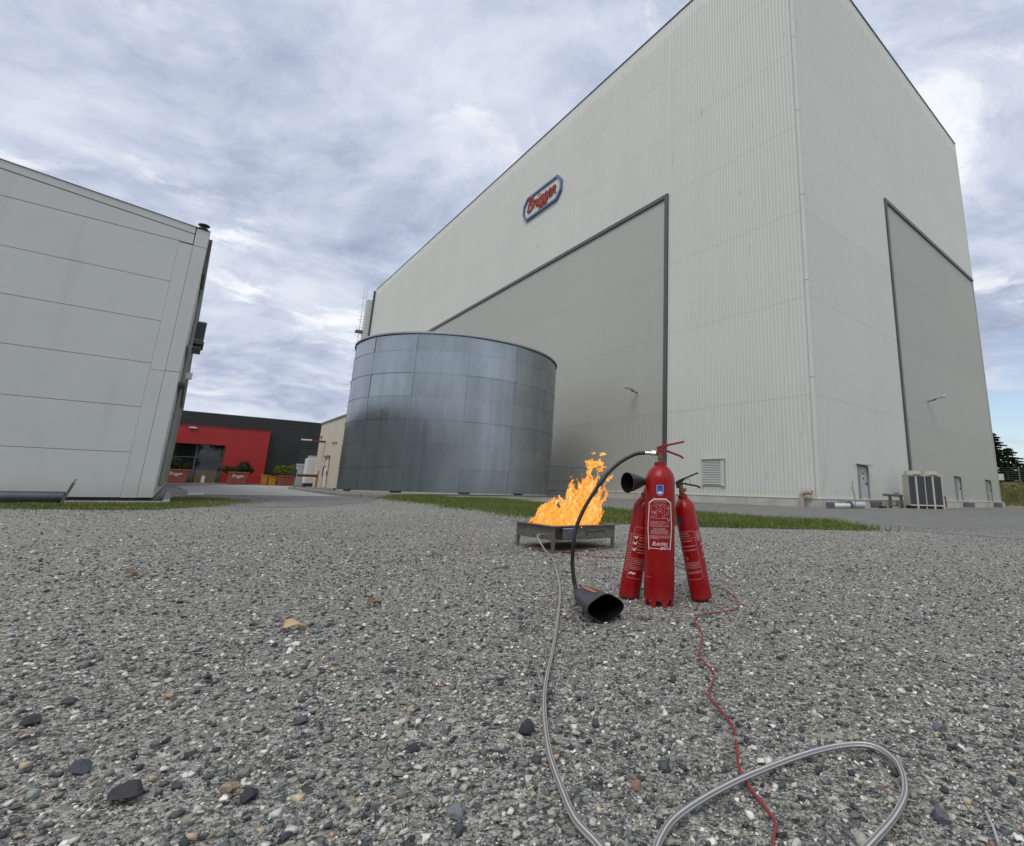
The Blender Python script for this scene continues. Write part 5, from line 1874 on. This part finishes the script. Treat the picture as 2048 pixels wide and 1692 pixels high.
def small_ext(label, base, lean, rz, lines):
    o = thing('fire_extinguisher', label, 'fire extinguisher', base, 0.0, 'fire extinguishers on the gravel')
    o.rotation_mode = 'XYZ'
    o.rotation_euler = (0.0, lean, 0.0)
    Rr = 0.0505
    prof = body_mesh(Rr, 0.0, 0.415, 0.472, 0.0205, 0.49, False)
    b = MB().lathe(prof, 44).build('cylinder', M['ext_red'], o, smooth=True, angle=60)
    MB().lathe([(0.0205, 0.470), (0.0232, 0.472), (0.0232, 0.488), (0.0205, 0.490), (0.01, 0.49)], 28).build('neck_ring', M['ext_red_dark'], b, smooth=True, angle=30)
    v = MB().lathe([(0.012, 0.488), (0.014, 0.492), (0.014, 0.512), (0.011, 0.514), (0.012, 0.535), (0.001, 0.537)], 20).build('valve', M['brass'], o, smooth=True, angle=30)
    MB().cyl((0.010, -0.004, 0.512), (0.024, -0.008, 0.510), 0.008, None, 10).build('outlet', M['brass'], v)
    return o, b, on_cyl(Rr)


lean = math.radians(8.8)
# ---- left one: black swivel horn turned to the left
e2, b2, f2 = small_ext('smaller extinguisher leaning in from the left with a black swivel horn', (0.066, 2.553, 0.004), lean, 0, None)
levers(e2, M['black'], 0.8, 0.552, 0.0)
hm = MB()
inv2 = (Matrix.Translation((0.066, 2.553, 0.004)) @ Matrix.Rotation(lean, 4, 'Y')).inverted()
a0 = inv2 @ Vector((0.136, 2.500, 0.543))
a1 = inv2 @ Vector((0.044, 2.425, 0.534))
axh = (a1 - a0).normalized()
sv = axh.cross(Vector((0, 0, 1))).normalized()
uv_ = sv.cross(axh)
prf = [(0.0, 0.015), (0.12, 0.019), (0.4, 0.030), (0.8, 0.043), (0.96, 0.0465), (1.0, 0.0480), (1.0, 0.0450)]
LL = (a1 - a0).length
for t, rr in prf:
    for k in range(32):
        a = 2 * PI * k / 32
        hm.v.append(tuple(a0 + axh * LL * t + sv * rr * math.cos(a) + uv_ * rr * math.sin(a)))
for i in range(len(prf) - 1):
    for k in range(32):
        k2 = (k + 1) % 32
        hm.f.append((i * 32 + k, i * 32 + k2, (i + 1) * 32 + k2, (i + 1) * 32 + k))
hh = hm.build('swivel_horn', M['dark_plastic'], e2, smooth=True, angle=50)
hi_ = MB()
for t, rr in [(0.999, 0.0455), (0.85, 0.041), (0.4, 0.026), (0.12, 0.014)]:
    for k in range(32):
        a = 2 * PI * k / 32
        hi_.v.append(tuple(a0 + axh * LL * t + sv * rr * math.cos(a) + uv_ * rr * math.sin(a)))
for i in range(3):
    for k in range(32):
        k2 = (k + 1) % 32
        hi_.f.append((i * 32 + k, i * 32 + k2, (i + 1) * 32 + k2, (i + 1) * 32 + k))
hi_.f.append(tuple(3 * 32 + k for k in range(32)))
hi_.build('horn_mouth_shade', bpy.data.materials['matt_black'], hh, smooth=True, angle=50)  # this mouth's shade is painted in too, by a near-black skin
MB().cyl(tuple(a0 - axh * 0.03), tuple(a0 + axh * 0.004), 0.010, None, 12).build('horn_elbow', M['chrome'], hh, smooth=True)
pr = MB()
u = lambda x: (x - 0.0) * 1.0
strip(pr, f2, [(-0.028, 0.095), (-0.028, 0.315), (-0.023, 0.326), (0.052, 0.326), (0.052, 0.095)], 0.0018, closed=True)
for z in (0.293, 0.184, 0.150):
    strip(pr, f2, [(-0.028, z), (0.05, z)], 0.0016)
for k, z in enumerate((0.280, 0.268, 0.252, 0.240, 0.224, 0.212)):
    text_lines(pr, f2, 0.0 + 0.002 * (k % 2), 0.05, z, 0.004, 200 + k)
for k, z in enumerate((0.176, 0.168, 0.160, 0.143, 0.136)):
    text_lines(pr, f2, -0.022, 0.05, z, 0.003, 220 + k)
for k in range(16):
    text_lines(pr, f2, -0.052, -0.034, 0.29 - k * 0.011, 0.004, 240 + k)
pr.build('label_print', M['print_faint'], b2, recalc=False)
pr = MB()
for k, z in enumerate((0.277, 0.250, 0.222)):
    patch(pr, f2, -0.021, -0.008, z - 0.004, z + 0.003)
    strip(pr, f2, [(-0.023, z + 0.005), (-0.014, z), (-0.006, z + 0.008)], 0.004)
strip(pr, f2, [(-0.018, 0.115), (-0.010, 0.119), (-0.002, 0.115), (0.006, 0.118)], 0.007)
patch(pr, f2, -0.0715, -0.0655, 0.125, 0.235)
pr.build('label_print', M['print_white'], b2, recalc=False)
# ---- right one: black levers and a wire pull ring
e3, b3, f3 = small_ext('smaller extinguisher leaning in from the right with black levers and pull ring', (0.412, 2.556, 0.004), -math.radians(10.9), 0, None)
levers(e3, M['black'], 0.92, 0.548, -0.006)
MB().tube([(0.040 + 0.0125 * math.cos(a), -0.006, 0.547 + 0.0125 * math.sin(a)) for a in np.linspace(0, 2 * PI, 20)], 0.0012, 6).build('pull_ring', M['galv_dark'], e3, smooth=True)
pr = MB()
strip(pr, f3, [(-0.062, 0.100), (-0.062, 0.318), (0.010, 0.318), (0.017, 0.310), (0.019, 0.104), (0.016, 0.100)], 0.0018, closed=True)
for z in (0.286, 0.176, 0.150):
    strip(pr, f3, [(-0.06, z), (0.018, z)], 0.0016)
for k, z in enumerate((0.308, 0.297, 0.274, 0.250, 0.232)):
    text_lines(pr, f3, -0.056, (-0.012, -0.006, 0.0, 0.012, 0.013)[k], z, 0.004, 300 + k)
for k, z in enumerate((0.170, 0.163, 0.156, 0.134, 0.128)):
    text_lines(pr, f3, -0.054, 0.013, z, 0.003, 320 + k)
for k in range(9):
    text_lines(pr, f3, 0.024, 0.050, 0.312 - k * 0.0052, 0.0034, 340 + k)
for k in range(3):
    text_lines(pr, f3, 0.040, 0.062, 0.25 - k * 0.03, 0.006, 360 + k)
strip(pr, f3, [(-0.05, 0.205), (-0.042, 0.2), (-0.04, 0.188), (-0.034, 0.196)], 0.003)
pr.build('label_print', M['print_faint'], b3, recalc=False)
st = MB()
patch(st, f3, -0.044, -0.028, 0.350, 0.385)
st.build('inspection_sticker', M['sticker_navy'], b3, recalc=False)


# ================================================================== GRAVEL
PAL = np.array([(0.060, 0.065, 0.075), (0.10, 0.106, 0.115), (0.16, 0.163, 0.16), (0.22, 0.218, 0.205), (0.275, 0.268, 0.24), (0.33, 0.32, 0.285),
                (0.40, 0.385, 0.34), (0.48, 0.47, 0.44), (0.43, 0.36, 0.27), (0.33, 0.20, 0.155), (0.66, 0.65, 0.62), (0.21, 0.235, 0.225)])
PW = np.array([0.15, 0.15, 0.11, 0.08, 0.08, 0.09, 0.10, 0.12, 0.05, 0.015, 0.095, 0.05])
PW = PW / PW.sum()
PAL = PAL * np.array([1.14, 1.145, 1.09])

CUBE_V = np.array([(-1, -1, -1), (1, -1, -1), (1, 1, -1), (-1, 1, -1), (-1, -1, 1), (1, -1, 1), (1, 1, 1), (-1, 1, 1)], float)
CUBE_F = np.array([(0, 2, 1), (0, 3, 2), (4, 5, 6), (4, 6, 7), (0, 1, 5), (0, 5, 4), (1, 2, 6), (1, 6, 5), (2, 3, 7), (2, 7, 6), (3, 0, 4), (3, 4, 7)])


def chopped():
    bm = bmesh.new()
    bmesh.ops.create_icosphere(bm, subdivisions=2, radius=1.0)
    v = np.array([q.co[:] for q in bm.verts])
    f = np.array([[q.index for q in p.verts] for p in bm.faces])
    bm.free()
    r = np.random.default_rng(3)
    for _ in range(9):
        n = r.normal(size=3)
        n /= np.linalg.norm(n)
        e = np.maximum(v @ n - r.uniform(0.35, 0.7), 0)
        v = v - e[:, None] * n
    return v, f


HULL_V, HULL_F = chopped()


def ico():
    bm = bmesh.new()
    bmesh.ops.create_icosphere(bm, subdivisions=1, radius=1.0)
    v = np.array([q.co[:] for q in bm.verts])
    f = np.array([[q.index for q in p.verts] for p in bm.faces])
    bm.free()
    return v, f


ICO_V, ICO_F = ico()


def stones(n, r0, r1, s0, s1, base_v, base_f, jit, power=1.0, az=68, sink=0.25, pw=PW, rough_scale=1.0, az_shift=-4):
    u = RNG.random(n)
    r = r0 + (r1 - r0) * u ** power
    a = np.radians(RNG.uniform(-az, az, n) + az_shift)
    x, y = r * np.sin(a), r * np.cos(a)
    s = s0 * (s1 / s0) ** (RNG.random(n) ** 1.7)
    return place_stones(x, y, s, base_v, base_f, jit, sink, pw)


def place_stones(x, y, s, base_v, base_f, jit, sink=0.25, pw=PW, cols=None):
    n = len(x)
    K = 40
    var = base_v[None] * RNG.uniform(1 - jit, 1 + jit * 0.5, (K, len(base_v), 1)) + RNG.uniform(-jit * 0.5, jit * 0.5, (K, len(base_v), 3))
    var /= np.abs(var).max(axis=(1, 2), keepdims=True)
    V = var[RNG.integers(0, K, n)] * np.stack([np.ones(n), RNG.uniform(0.55, 0.95, n), RNG.uniform(0.35, 0.75, n)], 1)[:, None, :]
    th, tx = RNG.uniform(0, 2 * PI, n), RNG.normal(0, 0.35, n)
    ct_, st_, cx_, sx_ = np.cos(th), np.sin(th), np.cos(tx), np.sin(tx)
    X, Y, Z = V[..., 0], V[..., 1], V[..., 2]
    Y2, Z2 = Y * cx_[:, None] - Z * sx_[:, None], Y * sx_[:, None] + Z * cx_[:, None]
    X3, Y3 = X * ct_[:, None] - Y2 * st_[:, None], X * st_[:, None] + Y2 * ct_[:, None]
    V = np.stack([X3, Y3, Z2], -1) * (s / 2)[:, None, None]
    z = ground_z(x, y) + s * sink * RNG.uniform(0.3, 1.0, n)
    V += np.stack([x, y, z], -1)[:, None, :]
    F = base_f[None] + (np.arange(n) * len(base_v))[:, None, None]
    if cols is None:
        cols = PAL[RNG.choice(len(PAL), n, p=pw)] * RNG.uniform(0.78, 1.28, (n, 1))
    C = np.repeat(cols, len(base_v), 0)
    return V.reshape(-1, 3), F.reshape(-1, 3), C


def join(parts):
    Vs, Fs, Cs, off = [], [], [], 0
    for v, f, c in parts:
        Vs.append(v)
        Fs.append(f + off)
        Cs.append(c)
        off += len(v)
    return np.concatenate(Vs), np.concatenate(Fs), np.concatenate(Cs)


parts = [stones(48000, 0.42, 2.1, 0.0026, 0.0058, CUBE_V, CUBE_F, 0.45, 0.75),
         stones(56000, 0.42, 4.4, 0.005, 0.0105, CUBE_V, CUBE_F, 0.45, 0.75),
         stones(19000, 0.42, 6.0, 0.010, 0.021, CUBE_V, CUBE_F, 0.6, 0.8),
         stones(4600, 0.42, 4.0, 0.012, 0.026, HULL_V, HULL_F, 0.22, 0.85),
         stones(34000, 3.2, 11.0, 0.009, 0.022, CUBE_V, CUBE_F, 0.45, 0.7),
         stones(520, 0.5, 4.5, 0.020, 0.036, HULL_V, HULL_F, 0.22, 0.8, sink=0.3)]
v_, f_, c_ = join(parts)
keep_poly = None
gr = fast_mesh('loose_gravel', v_, f_, M['stone'], c_)
tag(gr, kind='stuff')

# single stones that stand out
BIG = [('dark triangular stone beside the braided hose', -0.177, 1.185, 0.046, (0.045, 0.048, 0.052), 0.9),
       ('long flat dark slab, biggest stone at the lower left', -0.765, 0.93, 0.068, (0.050, 0.047, 0.052), 0.4),
       ('dark angular stone to the right of the long flat slab', -0.575, 0.935, 0.042, (0.045, 0.045, 0.055), 0.5),
       ('two-toned stone with pale top inside the right corner', 0.53, 0.935, 0.040, (0.12, 0.12, 0.135), 0.95),
       ('dark stone left of the hose halfway to the slab', -0.375, 1.09, 0.036, (0.06, 0.062, 0.07), 0.6),
       ('rounded blue-grey stone above the others at left centre', -0.65, 1.195, 0.038, (0.10, 0.11, 0.125), 0.6),
       ('pinkish stone between the hose and the red cable', 0.048, 0.998, 0.028, (0.30, 0.165, 0.13), 0.7),
       ('rounded grey stone near the right edge above the hose loop', 0.723, 1.24, 0.040, (0.15, 0.16, 0.17), 0.7),
       ('broad pale grey stone at the bottom left of the hose', -0.233, 0.90, 0.044, (0.20, 0.21, 0.215), 0.5),
       ('slate-blue stone left of the long flat dark slab', -0.915, 1.0, 0.048, (0.075, 0.085, 0.105), 0.55),
       ('dark stone lying at the far left edge', -1.18, 1.16, 0.050, (0.055, 0.055, 0.06), 0.45),
       ('white quartz stone right of the red cable', 0.33, 1.10, 0.030, (0.42, 0.43, 0.42), 0.6),
       ('beige stone near the bottom left of the frame', -0.62, 0.955, 0.036, (0.33, 0.26, 0.18), 0.6)]
for i, (lb_, x, y, s, col, flat) in enumerate(BIG):
    s *= 0.82
    bm = bmesh.new()
    bmesh.ops.create_icosphere(bm, subdivisions=3, radius=s / 2)
    rr = random.Random(i + 3)
    planes = [(Vector((rr.gauss(0, 1), rr.gauss(0, 1), rr.gauss(0, 1))).normalized(), rr.uniform(0.45, 0.8) * s / 2) for _ in range(11)]
    for v in bm.verts:
        p = v.co.copy()
        for nrm, dd in planes:
            e = p.dot(nrm) - dd
            if e > 0:
                p -= nrm * e
        p += p.normalized() * s * (0.05 * mnoise.noise(v.co * (2.2 / s)) + 0.03 * mnoise.noise(v.co * (7 / s)))
        p.z *= flat if flat < 0.9 else 0.95
        v.co = p * 1.05
    me = bpy.data.meshes.new('stone')
    bm.to_mesh(me)
    bm.free()
    a = me.color_attributes.new('col', 'FLOAT_COLOR', 'POINT')
    a.data.foreach_set('color', np.tile(np.array(col + (1.0,), np.float32), len(me.vertices)))
    me.materials.append(M['stone'])
    o = bpy.data.objects.new('stone', me)
    COL.objects.link(o)
    o.location = (x, y, float(ground_z(x, y)) + s * 0.22)
    o.rotation_euler = (0, 0, rr.uniform(0, 6))
    tag(o, lb_, 'stone', 'larger stones on the gravel')


def leaf_obj(label, x, y, L, w, mat, rz):
    V, F = [], []
    n = 9
    for i in range(n + 1):
        t = i / n
        ww = w * math.sin(PI * (0.06 + 0.9 * t)) ** 0.7 * (1 + 0.15 * math.sin(9 * t))
        for s_, zz in ((-1, 0.010), (0, 0.0), (1, 0.012)):
            V.append(((t - 0.5) * L, s_ * ww / 2, zz + 0.012 * math.sin(PI * t + s_)))
    for i in range(n):
        for k in range(2):
            F.append((i * 3 + k, (i + 1) * 3 + k, (i + 1) * 3 + k + 1, i * 3 + k + 1))
    o = fast_mesh('fallen_leaf', np.array(V), np.array(F), mat)
    sm = o.modifiers.new('thickness', 'SOLIDIFY')
    sm.thickness = 0.0012
    o.location = (x, y, float(ground_z(x, y)) + 0.008)
    o.rotation_euler = (0.1, 0.12, rz)
    tag(o, label, 'leaf', 'fallen leaves on the gravel')


leaf_obj('pale yellow fallen leaf, the brightest one lying at left centre', -1.077, 1.85, 0.074, 0.034, M['dry_leaf'], 0.15)
leaf_obj('brown curled leaf further back than the pale yellow one', -0.98, 2.21, 0.056, 0.030, M['brown_leaf'], 0.3)
leaf_obj('rust-brown leaf far out on the left of the gravel', -2.464, 2.74, 0.07, 0.04, M['brown_leaf'], -0.2)
pin = MB().tube([(0.604, 0.935, 0.012), (0.590, 0.900, 0.010), (0.574, 0.868, 0.008)], 0.0022, 6)
tag(pin.build('metal_pin', M['alu']), 'thin pale metal rod on the gravel at the lower right edge', 'rod')


# ================================================================== GRASS
def in_poly(P, poly):
    x, y = P[:, 0], P[:, 1]
    ins = np.zeros(len(P), bool)
    n = len(poly)
    for i in range(n):
        x0, y0 = poly[i]
        x1, y1 = poly[(i + 1) % n]
        c = ((y0 > y) != (y1 > y)) & (x < (x1 - x0) * (y - y0) / (y1 - y0 + 1e-12) + x0)
        ins ^= c
    return ins


def grass(name, poly, n, h0, h1, seed, cols, w=0.006, zfn=ground_z, near=0.0, edge=1.0):
    r = np.random.default_rng(seed)
    lo, hi = np.min(poly, 0), np.max(poly, 0)
    pts = np.zeros((0, 2))
    while len(pts) < n:
        q = r.uniform(lo, hi, (n * 2, 2))
        # tufts: keep with a probability from a smooth field
        fld = 0.5 + 0.5 * np.sin(q[:, 0] * 3.1 + 1.3 * np.sin(q[:, 1] * 2.3)) * np.cos(q[:, 1] * 2.7 + np.sin(q[:, 0] * 1.9))
        pr_ = 0.30 + 0.7 * fld
        if near:
            pr_ = pr_ * np.clip(near / np.hypot(q[:, 0], q[:, 1]), 0.12, 1.0) ** 1.2
        q = q[(r.random(len(q)) < pr_)]
        jit = 0.20 + 0.25 * (0.5 + 0.5 * np.sin(q[:, 0] * 1.3) * np.cos(q[:, 1] * 1.1))
        q = q[in_poly(q + r.normal(0, 1, q.shape) * (jit * edge)[:, None], poly)]
        pts = np.concatenate([pts, q])
    pts = pts[:n]
    x, y = pts.T
    z = zfn(x, y)
    fld = 0.5 + 0.5 * np.sin(x * 2.3 + 2 * np.sin(y * 1.1)) * np.cos(y * 1.9)
    h = (h0 + (h1 - h0) * r.random(n) ** 1.5) * (0.6 + 0.6 * fld)
    a = r.uniform(0, 2 * PI, n)
    wv = np.stack([np.cos(a), np.sin(a), np.zeros(n)], 1) * (w * r.uniform(0.6, 1.4, n))[:, None]
    lean = r.normal(0, 0.45, (n, 2)) * h[:, None]
    base = np.stack([x, y, z], 1)
    midp = base + np.stack([lean[:, 0] * 0.35, lean[:, 1] * 0.35, h * 0.6], 1)
    tip = base + np.stack([lean[:, 0], lean[:, 1], h], 1)
    V = np.stack([base - wv, base + wv, midp + wv * 0.7, tip, midp - wv * 0.7], 1).reshape(-1, 3)
    F4 = np.stack([np.arange(n) * 5 + k for k in (0, 1, 2, 4)], 1)
    F3 = np.stack([np.arange(n) * 5 + k for k in (4, 2, 3)], 1)
    F = np.concatenate([F4[:, [0, 1, 2]], F4[:, [0, 2, 3]], F3])
    cc = np.array(cols)[r.integers(0, len(cols), n)] * r.uniform(0.75, 1.25, (n, 1))
    dry = np.clip(np.sin(x * 1.7 + np.sin(y * 2.9)) * np.sin(y * 1.5 + 1.0) * 2 - 0.7, 0, 1)[:, None] * r.random((n, 1))
    cc = cc * (1 - dry) + np.array([[0.26, 0.21, 0.11]]) * dry
    return tag(fast_mesh(name, V, F, M['grass'], np.repeat(cc, 5, 0)), kind='stuff')


GC = [(0.10, 0.18, 0.025), (0.135, 0.22, 0.034), (0.085, 0.15, 0.022), (0.17, 0.21, 0.05), (0.24, 0.21, 0.09)]
grass('grass_verge', GRASS_MAIN, 76000, 0.025, 0.12, 1, GC, 0.006, near=9.0)
grass('grass_strip', GRASS_LEFT, 22000, 0.02, 0.07, 2, GC + [(0.12, 0.12, 0.04)], 0.005)


for k, (wx_, wy_) in enumerate([(-0.02, 2.18), (-0.72, 3.35), (0.42, 2.95), (-1.3, 3.9), (1.6, 3.6), (-0.30, 1.95)]):
    c_ = [(wx_ + 0.05 * math.cos(a), wy_ + 0.05 * math.sin(a)) for a in np.linspace(0, 2 * PI, 8, endpoint=False)]
    grass('weed_sprout', c_, 40, 0.010, 0.030, 50 + k, GC[:3], 0.002, edge=0.1)


def bank_z(x, y):
    r = np.hypot(x, y)
    return np.interp(r, [63, 65, 68, 71, 74, 84], [-0.1, 0.4, 1.35, 2.1, 2.35, 2.4]) - 0.05


bank_poly = [tuple(polar(a, 63.5)[:2]) for a in np.linspace(35.6, 44, 6)] + [tuple(polar(a, 75)[:2]) for a in np.linspace(44, 35.6, 6)]
grass('bank_grass', bank_poly, 16000, 0.10, 0.35, 3, [(0.14, 0.155, 0.045), (0.20, 0.185, 0.075), (0.25, 0.21, 0.10), (0.11, 0.13, 0.035)], 0.025, bank_z)
